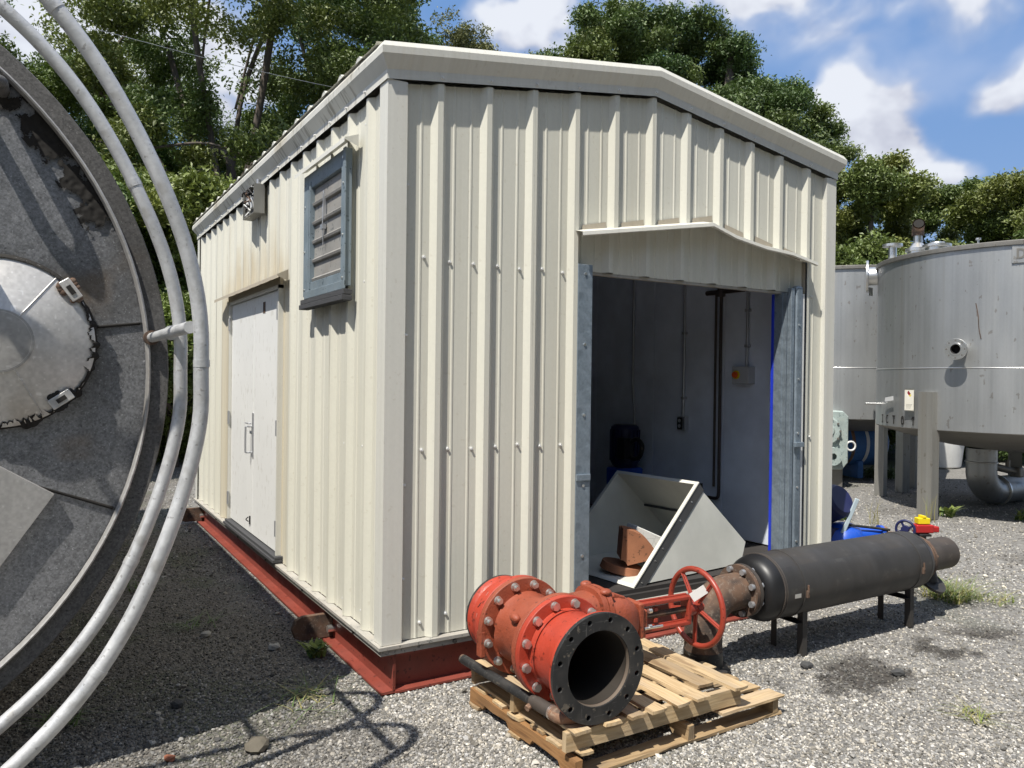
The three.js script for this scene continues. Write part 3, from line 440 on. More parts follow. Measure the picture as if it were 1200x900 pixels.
{ const t = thing('stop_switch', 'grey switch box with a round orange button on the inner wall, conduit above', 'switch', [3.574, 1.66, -0.77]);
  new B().box(-0.085, 0, -0.09, 0, 0.145, 0.09, 0.006).build('box', M.boxGrey, t);
  const k = new B().cyl(V(-0.086, 0.075, -0.035), V(-0.10, 0.075, -0.035), 0.036, 0.036, 20).build('collar', M.yellow, t); void k;
  new B().cyl(V(-0.10, 0.075, -0.035), V(-0.118, 0.075, -0.035), 0.028, 0.024, 20).build('button', M.orange, t);
  new B().tube([V(-0.025, 0.145, 0.02), V(-0.025, 0.6, 0.022), V(-0.025, 1.39, 0.02)], 0.012, 8).build('conduit', M.conduit, t);
  const s = new B(); strapRing(s, -0.02, 0.32, 0.02, 0.013); s.build('clip', M.conduit, t); const s2 = new B(); strapRing(s2, -0.02, 0.62, 0.02, 0.013); s2.build('clip', M.conduit, t);
}
{ const t = thing('power_outlet', 'double power outlet at the end of a straight conduit, between the two other wall conduits', 'outlet', [3.574, 1.22, -1.50]);
  new B().box(-0.05, 0, -0.05, 0, 0.13, 0.05, 0.004).build('box', M.conduit, t);
  const f = new B().box(-0.056, 0.01, -0.046, -0.0505, 0.12, 0.018, 0.002).build('face_plate', M.blackPlain, t); void f;
  new B().cyl(V(-0.056, 0.04, -0.014), V(-0.060, 0.04, -0.014), 0.017).cyl(V(-0.056, 0.09, -0.014), V(-0.060, 0.09, -0.014), 0.017).build('socket', M.boxGrey, t);
  new B().tube([V(-0.025, 0.13, 0), V(-0.025, 0.9, 0.004), V(-0.025, 1.83, 0)], 0.013, 8).build('conduit', M.conduit, t);
  for (const y of [0.3, 0.9, 1.45]) { const s = new B(); strapRing(s, -0.02, y, 0.002, 0.013); s.build('clip', M.conduit, t); }
}
{ const t = thing('wall_motor', 'dark vertical motor with a looped hose low on the inner wall, furthest into the doorway', 'motor', [3.40, 0.62, -2.15]);
  new B().lathe([[0, 0.62], [0.11, 0.62], [0.135, 0.60], [0.14, 0.57], [0.14, 0.26], [0.12, 0.22], [0.10, 0.21], [0.10, 0.02], [0, 0]], m4(), 28).build('motor_body', M.navy, t);
  const f = new B(); for (let k = 0; k < 18; k++) { const a = k / 18 * 6.283; f.box(-0.004, 0.27, 0.138, 0.004, 0.57, 0.150).g.at(-1).applyMatrix4(m4().makeRotationY(a)); } f.build('cooling_fin', M.navy, t, { kind: 'stuff' });
  new B().box(-0.17, 0.30, 0.08, -0.05, 0.50, 0.2, 0.01).build('terminal_box', M.blackPlain, t);
  new B().tube([V(-0.1, 0.46, 0.2), V(-0.1, 0.50, 0.30), V(-0.1, 0.44, 0.37), V(-0.1, 0.34, 0.34), V(-0.1, 0.31, 0.24), V(-0.1, 0.36, 0.17)], 0.022, 10, 40).build('hose', M.black, t);
  new B().box(-0.14, 0.0, -0.12, 0.14, 0.20, 0.12, 0.02).build('pump_housing', M.blue, t);
  new B().tube([V(0.12, 0.62, 0.0), V(0.135, 0.74, -0.02), V(0.145, 0.95, -0.06), V(0.149, 1.3, -0.07), V(0.149, 2.43, -0.07)], 0.013, 8, 40).build('conduit', M.conduit, t);
}
{ const t = thing('wall_pipe', 'dark brown pipe pair running down the inner wall with a tee on top', 'pipe', [3.574, 0.66, -1.05]);
  new B().cyl(V(-0.035, 0.04, 0.012), V(-0.035, 1.78, 0.012), 0.014, 0.014, 12).build('pipe', M.brownPipe, t);
  new B().cyl(V(-0.032, 0.09, -0.05), V(-0.032, 1.78, -0.05), 0.011, 0.011, 12).build('pipe', M.brownPipe, t);
  new B().cyl(V(-0.035, 1.80, -0.16), V(-0.035, 1.80, 0.27), 0.022, 0.022, 12).cyl(V(-0.035, 1.76, 0.012), V(-0.035, 1.84, 0.012), 0.035).build('tee', M.brownPipe, t);
  new B().tube([V(-0.035, 0.05, 0.012), V(-0.035, 0.0, 0.0), V(-0.035, -0.012, -0.06), V(-0.035, -0.012, -0.24)], 0.014, 10).cyl(V(-0.032, -0.02, -0.2), V(-0.032, 0.1, -0.2), 0.012).build('elbow', M.brownPipe, t);
}
{ // tangle of cables in the dark left corner behind the jamb
  const t = thing('hose_coil', 'black coiled hoses in the dark just inside the left jamb', 'hose', [1.75, 0.335, -1.25]), r = rng(31);
  for (let k = 0; k < 7; k++) { const R0 = 0.20 + r() * 0.10, pts = []; for (let i = 0; i < 14; i++) { const a = i / 14 * 6.283; pts.push(V(Math.cos(a) * R0 + (r() - 0.5) * 0.04, 0.05 + R0 + Math.sin(a) * R0 + 0.02 * k, -0.2 + k * 0.055 + (r() - 0.5) * 0.05)); } new B().tube(pts, 0.018, 8, 50, true).build('hose_loop', M.black, t); }
}
{ // tipped sheet metal hopper standing on the floor in the doorway
  const t = thing('metal_hopper', 'light grey sheet metal hopper tipped on its corner in the doorway', 'hopper', [1.77, 0.337, -0.07], 0.10);
  const a = [0, 0.0], b = [0.72, 0.60], c = [1.20, 0.145], e = [1.12, 0.0], D = -0.80, th = 0.006; // section: a rim bottom, b top, c right point, e foot
  const sec = [a, e, c, b];
  new B().ext(sec, th, m4().makeTranslation(0, 0, -th)).build('side_panel', M.hopper, t);
  new B().ext(sec, th, m4().makeTranslation(0, 0, D)).build('side_panel', M.hopper, t);
  const slab = (p, q, n) => { const dx = q[0] - p[0], dy = q[1] - p[1], L = Math.hypot(dx, dy), nx = -dy / L * th, ny = dx / L * th; return new B().ext([[p[0], p[1]], [q[0], q[1]], [q[0] + nx, q[1] + ny], [p[0] + nx, p[1] + ny]], -D - 2 * th - 0.002, m4().makeTranslation(0, 0, D + th + 0.001)).build(n, M.hopper, t); };
  slab(e, c, 'end_panel'); slab(a, e, 'bottom_panel'); slab(c, b, 'top_panel');
  // stiff rim round the mouth
  const ux = 0.7682, uy = 0.6402, nx = -0.6402, ny = 0.7682, L = 0.937, rimBox = (s0, s1, n0, n1, z0, z1, bb) => bb.ext([[ux * s0 + nx * n0, uy * s0 + ny * n0], [ux * s1 + nx * n0, uy * s1 + ny * n0], [ux * s1 + nx * n1, uy * s1 + ny * n1], [ux * s0 + nx * n1, uy * s0 + ny * n1]], z1 - z0, m4().makeTranslation(0, 0, z0));
  let f = new B(); rimBox(-0.02, L + 0.02, 0.001, 0.008, -0.016, 0.012, f); rimBox(-0.02, L + 0.02, 0.001, 0.008, D - 0.012, D + 0.016, f); rimBox(-0.02, 0.008, 0.001, 0.008, D + 0.017, -0.017, f); rimBox(L - 0.008, L + 0.02, 0.001, 0.008, D + 0.017, -0.017, f); f.build('rim', M.hopperEdge, t);
  f = new B(); rimBox(-0.02, L + 0.02, -0.075, 0.0, 0.0015, 0.006, f); rimBox(L + 0.004, L + 0.010, -0.05, 0.0, D, 0.0, f); f.build('rim_band', M.hopperBand, t);
  const s = new B(); for (const k of [0.06, 0.25, 0.36, 0.62, 0.8]) hexBolt(s, V(ux * k + nx * -0.035, uy * k + ny * -0.035, 0.006), V(0, 0, 1), 0.006, 0.004); s.build('screws', M.zinc, t, { kind: 'stuff' });
  f = new B(); const mid = [lerp(c[0], b[0], 0.45), lerp(c[1], b[1], 0.45)]; f.box(mid[0] - 0.008, mid[1] - 0.028, D + 0.01, mid[0] + 0.004, mid[1] - 0.012, -0.02); f.build('stiffener', M.hopperBand, t);
  const lean = m4().set(1, 0, 0, 0, 0, 1, 0, 0, 0, -0.15, 1, 0, 0, 0, 0, 1); t.traverse((o) => { if (o.isMesh) o.geometry.applyMatrix4(lean); });
}
{ const t = thing('clay_segment', 'orange brown curved pipe segment lying in the tipped grey hopper', 'pipe segment', [1.95, 0.40, -0.36], -0.55);
  const b = new B(), n = 14; for (let i = 0; i < n; i++) { const a0 = 0.25 + i / n * 1.25, a1 = 0.25 + (i + 1) / n * 1.25, q = (a, r, z) => [Math.cos(a) * r - 0.06, Math.sin(a) * r, z];
    for (const [r0, r1, z0, z1] of [[0.05, 0.245, -0.12, 0.10], [0.245, 0.262, -0.04, 0.10]]) { b.quad(q(a0, r0, z1), q(a0, r1, z1), q(a1, r1, z1), q(a1, r0, z1)); b.quad(q(a0, r1, z1), q(a0, r1, z0), q(a1, r1, z0), q(a1, r1, z1)); b.quad(q(a0, r0, z0), q(a1, r0, z0), q(a1, r1, z0), q(a0, r1, z0)); }
    if (i === 0 || i === n - 1) { const a = i ? a1 : a0; b.quad(q(a, 0.05, -0.12), q(a, 0.245, -0.12), q(a, 0.245, 0.10), q(a, 0.05, 0.10)); } }
  b.build('shell', M.terracotta, t);
  new B().cyl(V(-0.04, -0.05, -0.02), V(-0.03, 0.0, -0.02), 0.15, 0.14, 24).build('foot', M.terracotta, t);
}
{ const cv = document.createElement('canvas'); cv.width = 256; cv.height = 192; const x = cv.getContext('2d'); x.fillStyle = '#d9d9d4'; x.fillRect(0, 0, 256, 192); const r = rng(3); x.strokeStyle = 'rgba(120,120,118,0.35)'; x.lineWidth = 2; for (let k = 0; k < 14; k++) { x.beginPath(); x.moveTo(r() * 256, r() * 192); x.lineTo(r() * 256, r() * 192); x.stroke(); }
  const ct = new THREE.CanvasTexture(cv); ct.colorSpace = THREE.SRGBColorSpace;
  const t = thing('cardboard_box', 'creased white cardboard box leaning behind the curved segment in the grey hopper', 'box', [2.16, 0.50, -0.42], -0.25);
  t.rotation.z = -0.42; const m = S({ map: ct, roughness: 0.85 }); const g = new RoundedBoxGeometry(0.30, 0.20, 0.16, 1, 0.006); mesh('carton', g, m, t);
  new B().box(-0.152, 0.1005, -0.003, 0.152, 0.102, 0.003).build('tape', M.paper, t);
}
// ================================================================== large tank lying on its side, left
const TK = [-2.69, 1.68], TZ = 0.20, TR = 1.62;
{ const t = thing('lying_tank', 'huge weathered steel tank lying on its side with two pipe guard rails', 'tank', [TK[0], 0, TZ]);
  const cy = TK[1], at = (r, a, z = 0) => V(Math.cos(a) * r, cy + Math.sin(a) * r, z), O = m4().makeTranslation(0, cy, 0);
  new B().latheZ([[TR - 0.02, -0.05], [TR - 0.02, -6.1], [1.2, -6.2], [0, -6.25]], O, 96).build('shell', M.dish, t);
  new B().latheZ([[TR - 0.075, -0.004], [TR - 0.004, -0.004], [TR, -0.010], [TR, -0.05], [TR - 0.02, -0.052]], O, 120).build('rim_flange', M.dishDark, t);
  new B().latheZ([[TR - 0.088, -0.02], [TR - 0.084, 0.016], [TR - 0.078, 0.02], [TR - 0.072, 0.016], [TR - 0.070, -0.006]], O, 120).build('rim_bead', M.dishDark2, t);
  // shallow cone end built of plates with raised lap seams
  const seams = [8, 63, 118, 173, 228, 283, 338].map((d) => d * Math.PI / 180), RI = TR - 0.085, zc = (r) => -0.055 + 0.05 * (1 - r / RI) ;
  for (let k = 0; k < seams.length; k++) {
    const a0 = seams[k], a1 = k + 1 < seams.length ? seams[k + 1] : seams[0] + 6.28319, pos = [], NA = 16, NR = 14;
    const q = (i, j) => { const a = lerp(a0 + 0.001, a1 + 0.012, i / NA), r = lerp(0.12, RI, j / NR), wv = (fbm3(Math.cos(a) * r * 2.2, Math.sin(a) * r * 2.2, k, 3, 7) - 0.5) * 0.016; return [Math.cos(a) * r, cy + Math.sin(a) * r, zc(r) + wv + (1 - i / NA) * 0.010]; };
    for (let i = 0; i < NA; i++) for (let j = 0; j < NR; j++) pos.push(...q(i, j), ...q(i + 1, j), ...q(i + 1, j + 1), ...q(i, j), ...q(i + 1, j + 1), ...q(i, j + 1));
    let g = new THREE.BufferGeometry(); g.setAttribute('position', new THREE.Float32BufferAttribute(pos, 3)); g.computeVertexNormals(); g = toCreasedNormals(g, 0.3);
    mesh('end_plate', boxUV(g), M.dish, t);
  }
  new B().latheZ([[0.16, zc(0.16) - 0.02], [0.16, zc(0.16) + 0.03], [0.15, zc(0.16) + 0.034], [0, zc(0.16) + 0.034]], O, 40).build('end_boss', M.dishClean, t);
  new B().latheZ([[RI + 0.002, -0.02], [RI + 0.002, -0.068], [RI - 0.03, -0.060]], O, 120).build('rim_wall', M.dishDark, t);
  for (const a of seams) { const u = V(Math.cos(a), Math.sin(a), 0), n = V(-u.y, u.x, 0); const b = new B(), p0 = at(0.5, a, zc(0.5) + 0.004), p1 = at(RI - 0.01, a, zc(RI) + 0.004); b.cyl(p0, p1, 0.007, 0.007, 6); b.build('weld_seam', M.tar, t); void n; }
  // off-centre hatch hood, its cap and the ragged sealant round it
  const HZ = -0.030, hx = 1.005, hy = 1.795, HO = m4().makeTranslation(hx, hy, HZ);
  const rr = Math.hypot(hx, hy - cy);
  const hood = new B().latheZ([[0.338, -0.03], [0.336, 0.028], [0.325, 0.035], [0.122, 0.106]], HO, 72).build('hatch_hood', M.dishClean, t); void rr;
  new B().latheZ([[0.1215, 0.104], [0.1215, 0.112], [0.108, 0.114], [0, 0.114]], HO, 48).build('hatch_cap', M.dishDark2, t);
  { const b = new B(); for (const a of [0.93, 3.6, 5.2]) { const c = Math.cos(a), s = Math.sin(a); b.cyl(V(hx + c * 0.116, hy + s * 0.116, HZ + 0.110), V(hx + c * 0.326, hy + s * 0.326, HZ + 0.036), 0.003, 0.003, 6); } { const pts = []; for (let k = 0; k < 30; k++) { const a = k / 30 * 6.28319; pts.push(V(hx + Math.cos(a) * (0.1125 + 0.001 * Math.sin(k * 2.3)), hy + Math.sin(a) * 0.1125, HZ + 0.1095)); } b.tube(pts, 0.0042, 6, 90, true); } b.build('hood_weld', M.dishClean, t); }
  { const r = rng(77), b = new B(); const pos = []; let g; const N = 420; const ring = (i, w) => { const a = i / N * 6.28319; return V(hx + Math.cos(a) * w, hy + Math.sin(a) * w, HZ + 0.012 + (w < 0.33 ? 0.024 : 0)); };
    const wi = (i) => { const a = i / N * 6.28319; const low = sstep(0.2, -0.6, Math.sin(a - 0.5)); return 0.331 - 0.030 * low * sstep(0.50, 0.72, fbm3(Math.cos(a) * 8, Math.sin(a) * 8, 2.5, 4, 3)) - 0.007 * fbm3(Math.cos(a) * 30, Math.sin(a) * 30, 1.5, 3, 5); }, wo = (i) => { const a = i / N * 6.28319; return 0.343 + 0.018 * sstep(0.4, 0.8, vn3(Math.cos(a) * 14, Math.sin(a) * 14, 7.5, 9)) * sstep(0.9, -0.3, Math.sin(a)); };
    for (let i = 0; i < N; i++) { const a = ring(i, wi(i)), c = ring(i + 1, wi((i + 1) % N)), d = ring(i + 1, wo((i + 1) % N)), e = ring(i, wo(i)); for (const [p, z] of [[a, 0.002], [c, 0.002], [d, 0.0], [e, 0]]) p.z += z + 0.004; const z0 = (v, h) => [v.x, v.y, v.z - h]; pos.push(...a.toArray(), ...e.toArray(), ...d.toArray(), ...a.toArray(), ...d.toArray(), ...c.toArray(), ...e.toArray(), ...z0(e, 0.03), ...z0(d, 0.03), ...e.toArray(), ...z0(d, 0.03), ...d.toArray()); }
    g = new THREE.BufferGeometry(); g.setAttribute('position', new THREE.Float32BufferAttribute(pos, 3)); g.computeVertexNormals(); mesh('sealant', boxUV(g), M.tar, t); void r; void b; }
  for (const [px, py, tilt] of [[0.245, 0.215, -0.95], [0.215, -0.225, 0.62]]) { const m = m4().makeTranslation(hx + px, hy + py, HZ + 0.052).multiply(m4().makeRotationZ(tilt)); new B().box(-0.045, -0.022, 0.0, 0.045, 0.022, 0.012, 0.004).xf(m).build('clip_plate', M.dishClean, t); new B().box(-0.018, -0.009, 0.012, 0.02, 0.009, 0.016).xf(m).build('clip_slot', M.tar, t); const r = rng(12), b = new B(); for (let k = 0; k < 14; k++) { const a = r() * 6.28, d = 0.9 + r() * 0.35; b.sph(V(Math.cos(a) * 0.05 * d, Math.sin(a) * 0.028 * d, 0.001), 0.008 + r() * 0.008, 1, 1, 0.5, 7, 5); } b.xf(m).build('sealant', px > 0.23 ? M.rust : M.tar, t, { kind: 'stuff' }); }
  { // lifting loop and a grip standing out of the end plate, their shadows fall down the plate
    const lp = (x, y, z) => V(x + 2.69, y, z); new B().tube([lp(-1.80, 2.78, -0.06), lp(-1.80, 2.77, 0.06), lp(-1.795, 2.765, 0.115), lp(-1.74, 2.76, 0.145), lp(-1.685, 2.765, 0.115), lp(-1.68, 2.77, 0.06), lp(-1.68, 2.78, -0.06)], 0.027, 12, 50).build('lifting_loop', M.dishDark, t);
    new B().cyl(lp(-1.80, 2.19, -0.03), lp(-1.80, 2.19, 0.15), 0.028).build('grip', M.dishDark, t); }
  // square pad low on the end
  { const m = m4().makeTranslation(1.20, 1.185, zc(0.9) + 0.012).multiply(m4().makeRotationZ(-0.585)); new B().box(-0.42, -0.42, -0.02, 0.0, 0.0, 0.012, 0.002).xf(m).build('steel_pad', M.dishDark2, t); const lb = new B().box(-0.24, -0.14, 0.012, -0.20, -0.10, 0.03, 0.006).xf(m); lb.build('pad_lug', M.dishDark, t); }
  // tar smears and a cracked patch
  for (const [a0, a1, r0, r1, thr, sd] of [[0.42, 1.10, 1.42, 1.528, 0.47, 3], [5.40, 5.78, 1.14, 1.24, 0.60, 9]]) { // ragged tar, where the old joint compound still sticks
    const pos = [], st = 0.0045; for (let a = a0; a < a1; a += st / r0) for (let q = r0; q < r1; q += st) { const X = Math.cos(a) * q, Y = Math.sin(a) * q, e = Math.sin(Math.PI * clamp((a - a0) / (a1 - a0))) * sstep(r0 - 0.02, r1 - 0.02, q); if (fbm3(X * 20, Y * 20, sd, 4, 7) + 0.16 * e - 0.08 < thr) continue; const z = zc(q) + 0.0135, da = st / r0, P4 = (aa, qq) => [Math.cos(aa) * qq, cy + Math.sin(aa) * qq, z + 0.004 * vn3(Math.cos(aa) * qq * 60, Math.sin(aa) * qq * 60, 1, 5)]; pos.push(...P4(a, q), ...P4(a, q + st), ...P4(a + da, q + st), ...P4(a, q), ...P4(a + da, q + st), ...P4(a + da, q)); }
    const g = new THREE.BufferGeometry(); g.setAttribute('position', new THREE.Float32BufferAttribute(pos, 3)); g.computeVertexNormals(); mesh('tar_smear', boxUV(g), M.tar, t, { kind: 'stuff' }); }
  // guard rails and posts
  const rail = (R0, z, n) => { const pts = []; for (let i = 0; i < 72; i++) pts.push(at(R0 + 0.006 * Math.sin(i * 0.9), i / 72 * 6.28319, z)); return new B().tube(pts, 0.0242, 14, 320, true).build(n, M.galvRail, t); };
  rail(1.60, 0.46, 'mid_rail'); rail(1.60, 0.90, 'top_rail');
  for (const [a, z] of [[0.02, 0.90], [-0.62, 0.90], [0.75, 0.90], [0.45, 0.46], [-0.45, 0.46], [2.2, 0.9], [3.4, 0.46]]) { const tg = V(-Math.sin(a), Math.cos(a), 0), p = at(1.60 + 0.006 * Math.sin(((a + 6.28319) % 6.28319) / 6.28319 * 72 * 0.9), a, z); new B().cyl(p.clone().addScaledVector(tg, -0.012), p.clone().addScaledVector(tg, 0.012), 0.0262, 0.0262, 16).build('weld_joint', M.galvRail, t); }
  for (let k = 0; k < 5; k++) { const a = (5.5 + 72 * k) * Math.PI / 180; const p = new B().cyl(at(1.555, a, -0.01), at(1.575, a, 0.88), 0.0205, 0.0205, 14).build('post', M.galvRail, t); new B().cyl(at(1.555, a, 0.0), at(1.5553, a, 0.035), 0.031, 0.031, 16).build('collar', M.rust, p); new B().cyl(at(1.574, a, 0.44), at(1.574, a, 0.48), 0.027, 0.027, 14).build('weld_band', M.galvRail, p); }
  for (const [x, z] of [[-0.7, -1.2], [0.7, -1.2], [-0.7, -4.6], [0.7, -4.6]]) new B().box(x - 0.15, 0, z - 0.15, x + 0.15, cy - Math.sqrt(1.6 * 1.6 - 0.55 * 0.55) + 0.03, z + 0.15, 0.01).build('timber_block', M.wood[1], t);
}

// ================================================================== pallets
function plank(L, W, T, seed, notch) { // along x, grain along x, slightly uneven
  const nx = notch ? 44 : 12, g = new THREE.BoxGeometry(L, T, W, nx, 1, 2), p = g.attributes.position, uv = g.attributes.uv, r = rng(seed * 97 + 3), ou = r() * 3, ov = r() * 3;
  for (let i = 0; i < p.count; i++) { let x = p.getX(i), y = p.getY(i), z = p.getZ(i); const w = (vn3(x * 9, z > 0 ? 3 : 8, y > 0 ? 1 : 5, seed) - 0.5) * 0.010; z += Math.abs(z) > W * 0.4 ? Math.sign(z) * w : 0; y += (vn3(x * 4, 2, z * 20, seed + 5) - 0.5) * 0.004; if (notch && y < 0) for (const c of notch) if (Math.abs(x - c) < 0.11) y += T * 0.38; x += Math.abs(x) > L * 0.49 ? (vn3(z * 30, y * 30, x > 0 ? 2 : 6, seed) - 0.5) * 0.012 : 0; p.setXYZ(i, x, y, z); }
  let q = g.toNonIndexed(); q.computeVertexNormals(); q = toCreasedNormals(q, 0.5); boxUV(q);
  const u2 = q.attributes.uv, pn = q.attributes.position, nn = q.attributes.normal; for (let i = 0; i < u2.count; i++) { const ay = Math.abs(nn.getY(i)), ax = Math.abs(nn.getX(i)); if (ax > 0.7) u2.setXY(i, pn.getY(i) * 0.15 + ou, pn.getZ(i) + ov); else u2.setXY(i, pn.getX(i) + ou, (ay > 0.6 ? pn.getZ(i) : pn.getY(i) + 0.2) + ov); }
  void uv; return q;
}
function board(parent, name, x, y, z, L, W, T, along, mat, seed, notch, turn = 0) { const o = mesh(name, plank(L, W, T, seed, notch), mat, parent); o.position.set(x, y, z); o.rotation.y = (along === 'z' ? Math.PI / 2 : 0) + turn; return o; }
{ const t = thing('wooden_pallet', 'wider wooden pallet with notched stringers lying on the gravel under the red valve', 'pallet', [1.01, 0, 0.755], 0.015); t.userData.group = undefined; delete t.userData.group;
  const W = M.wood;
  for (const [k, z] of [[0, -0.40], [1, -0.02], [2, 0.40]]) board(t, 'bottom_board', 0.0, 0.009, z, 1.31, 0.095, 0.014, 'x', W[1], 10 + k);
  for (const [k, x] of [[0, -0.628], [1, 0.02], [2, 0.612]]) board(t, 'stringer', x, 0.050, 0, 0.90, 0.036, 0.068, 'z', k ? W[1] : W[2], 20 + k, [-0.22, 0.2]);
  for (const [k, z] of [[1, 0.27], [2, 0.13], [3, -0.04], [4, -0.19], [5, -0.39]]) board(t, 'deck_board', 0.0, 0.0925, z + 0.004, 1.30 - (k % 3) * 0.02, 0.10, 0.013, 'x', W[(k + 3) % 4 === 2 ? 0 : (k + 3) % 4], 30 + k, null, (k % 2 - 0.5) * 0.01);
  board(t, 'deck_board', 0.44, 0.0925, 0.409, 0.44, 0.10, 0.013, 'x', W[3], 30); board(t, 'deck_board', -0.585, 0.107, 0.02, 0.86, 0.07, 0.012, 'z', W[0], 39);
}
{ const t = thing('wooden_pallet', 'narrower upper pallet of pale boards directly carrying the red valve', 'pallet', [0.885, 0.112, 0.725], -0.005);
  const W = M.wood;
  for (const [k, z] of [[0, -0.39], [1, 0.0], [2, 0.445]]) board(t, 'stringer', k === 2 ? -0.02 : 0.0, 0.041, z, k === 2 ? 1.03 : 1.05, 0.032, 0.080, 'x', W[k === 2 ? 0 : 1], 40 + k);
  const xs = [-0.47, -0.315, -0.18, -0.05, 0.09, 0.215, 0.345, 0.475];
  xs.forEach((x, k) => board(t, 'deck_board', x, 0.0885, 0.03 + (k === 6 ? 0.0 : 0), k === 6 ? 0.70 : 0.93, k === 6 ? 0.105 : 0.085, 0.014, 'z', W[[0, 3, 1, 0, 3, 0, 1, 0][k]], 50 + k, null, (vn3(k, 1, 1, 9) - 0.5) * 0.03));
  board(t, 'deck_board', 0.30, 0.104, -0.33, 0.42, 0.09, 0.014, 'x', W[0], 61, null, 0.12);
}
// ================================================================== red gate valve with flanged spools
{ const t = thing('gate_valve', 'red flanged gate valve with a spoked handwheel lying on the pallets', 'valve', [0.521, 0.207, 0.75], -0.034);
  const H = 0.236, O = m4().makeTranslation(0, H, 0), U = V(0, 0, 1);
  const holes = (n, rb, z, r) => { const b = new B(); for (let k = 0; k < n; k++) { const a = (k + 0.5) / n * 6.28319; b.cyl(V(Math.cos(a) * rb, H + Math.sin(a) * rb, z - 0.02), V(Math.cos(a) * rb, H + Math.sin(a) * rb, z + 0.0015), r, r, 14); } return b; };
  // near spool: barrel flaring to the black faced flange
  const near = new B().latheZ([[0.186, 0.17], [0.182, 0.19], [0.182, 0.36], [0.190, 0.39], [0.205, 0.405], [0.233, 0.412], [0.2375, 0.418], [0.2375, 0.438]], O, 72).latheZ([[0.190, 0.20], [0.190, 0.212]], O, 72).build('near_spool', M.valveRed, t);
  // face with real bolt holes
  { const sh = new THREE.Shape(); sh.absarc(0, 0, 0.2365, 0, Math.PI * 2, false); const bo = new THREE.Path(); bo.absarc(0, 0, 0.163, 0, Math.PI * 2, true); sh.holes.push(bo); for (let k = 0; k < 12; k++) { const a = (k + 0.5) / 12 * 6.28319, p = new THREE.Path(); p.absarc(Math.cos(a) * 0.208, Math.sin(a) * 0.208, 0.0125, 0, Math.PI * 2, true); sh.holes.push(p); }
    const g = new THREE.ExtrudeGeometry(sh, { depth: 0.016, bevelEnabled: true, bevelSize: 0.0012, bevelThickness: 0.0012, bevelSegments: 1, curveSegments: 36 }); new B().add(g, m4().makeTranslation(0, H, 0.4305)).build('flange_face', M.black, near); }
  new B().latheZ([[0.1592, 0.423], [0.155, 0.38], [0.150, 0.2], [0.150, -0.05]], O, 64).latheZ([[0, -0.06], [0.151, -0.06]], O, 40).build('bore', M.bore, t);
  new B().latheZ([[0.1634, 0.4475], [0.1615, 0.440], [0.1595, 0.424]], O, 64).build('bore_lip', M.boreLip, t);
  // body flanges and body
  const fl = (z0, z1, r, m) => new B().latheZ([[0.15, z0], [r - 0.003, z0], [r, z0 + 0.003], [r, z1 - 0.003], [r - 0.003, z1], [0.15, z1]], O, 72).build('flange', m, t);
  fl(0.135, 0.168, 0.239, M.valveRed); fl(0.098, 0.131, 0.239, M.valveBody); fl(-0.232, -0.199, 0.239, M.valveBody); fl(-0.268, -0.236, 0.239, M.valveRed);
  const body = new B().latheZ([[0.165, -0.20], [0.178, -0.18], [0.165, -0.14], [0.172, -0.05], [0.165, 0.04], [0.178, 0.08], [0.168, 0.10]], O, 56);
  // neck towards the bonnet (+x)
  const nk = (x0, x1, ry0, rz0, ry1, rz1, seg = 36) => { const pos = []; for (let i = 0; i < seg; i++) { const a = i / seg * 6.28319, c = (i + 1) / seg * 6.28319, sq = (v) => Math.sign(v) * Math.pow(Math.abs(v), 0.7), p = (x, ry, rz, a) => [x, H + sq(Math.sin(a)) * ry, -0.05 + sq(Math.cos(a)) * rz]; pos.push(...p(x0, ry0, rz0, a), ...p(x1, ry1, rz1, a), ...p(x1, ry1, rz1, c), ...p(x0, ry0, rz0, a), ...p(x1, ry1, rz1, c), ...p(x0, ry0, rz0, c)); } const g = new THREE.BufferGeometry(); g.setAttribute('position', new THREE.Float32BufferAttribute(pos, 3)); g.computeVertexNormals(); return toCreasedNormals(g, 0.6); };
  body.add(nk(0.02, 0.20, 0.165, 0.115, 0.168, 0.118)).add(nk(0.20, 0.285, 0.168, 0.118, 0.172, 0.125));
  body.build('valve_body', M.valveBody, t);
  const bon = new B().add(nk(0.285, 0.288, 0.172, 0.122, 0.196, 0.148)).add(nk(0.288, 0.318, 0.196, 0.148, 0.196, 0.148)).add(nk(0.318, 0.320, 0.196, 0.148, 0.15, 0.11)).add(nk(0.3205, 0.3225, 0.15, 0.11, 0.196, 0.148)).add(nk(0.3225, 0.350, 0.196, 0.148, 0.196, 0.148)).add(nk(0.350, 0.353, 0.196, 0.148, 0.152, 0.125));
  { const prof = [[0.353, 1.0], [0.39, 1.01], [0.43, 0.99], [0.47, 0.92], [0.51, 0.79], [0.54, 0.64], [0.56, 0.50]]; for (let i = 0; i + 1 < prof.length; i++) bon.add(nk(prof[i][0], prof[i + 1][0], 0.150 * prof[i][1], 0.130 * prof[i][1], 0.150 * prof[i + 1][1], 0.130 * prof[i + 1][1], 40)); }
  for (const [sy, sz] of [[1, 0.5], [1, -0.5], [-1, 0.5], [-1, -0.5]]) bon.add(new RoundedBoxGeometry(0.14, 0.030, 0.024, 1, 0.008), m4().makeTranslation(0.40, H + sy * 0.150, -0.05 + sz * 0.11).multiply(m4().makeRotationZ(-sy * 0.35)));
  bon.build('bonnet', M.valveBody, t);
  { const b = new B(); for (const sy of [1, -1]) for (const z of [-0.135, 0.035]) { hexBolt(b, V(0.353, H + sy * 0.16, z), V(1, 0, 0), 0.016, 0.02); b.sph(V(0.330, H + sy * 0.185, z), 0.026, 1.2, 0.7, 1.0); } b.build('bonnet_nut', M.valveBody, t, { kind: 'stuff' }); }
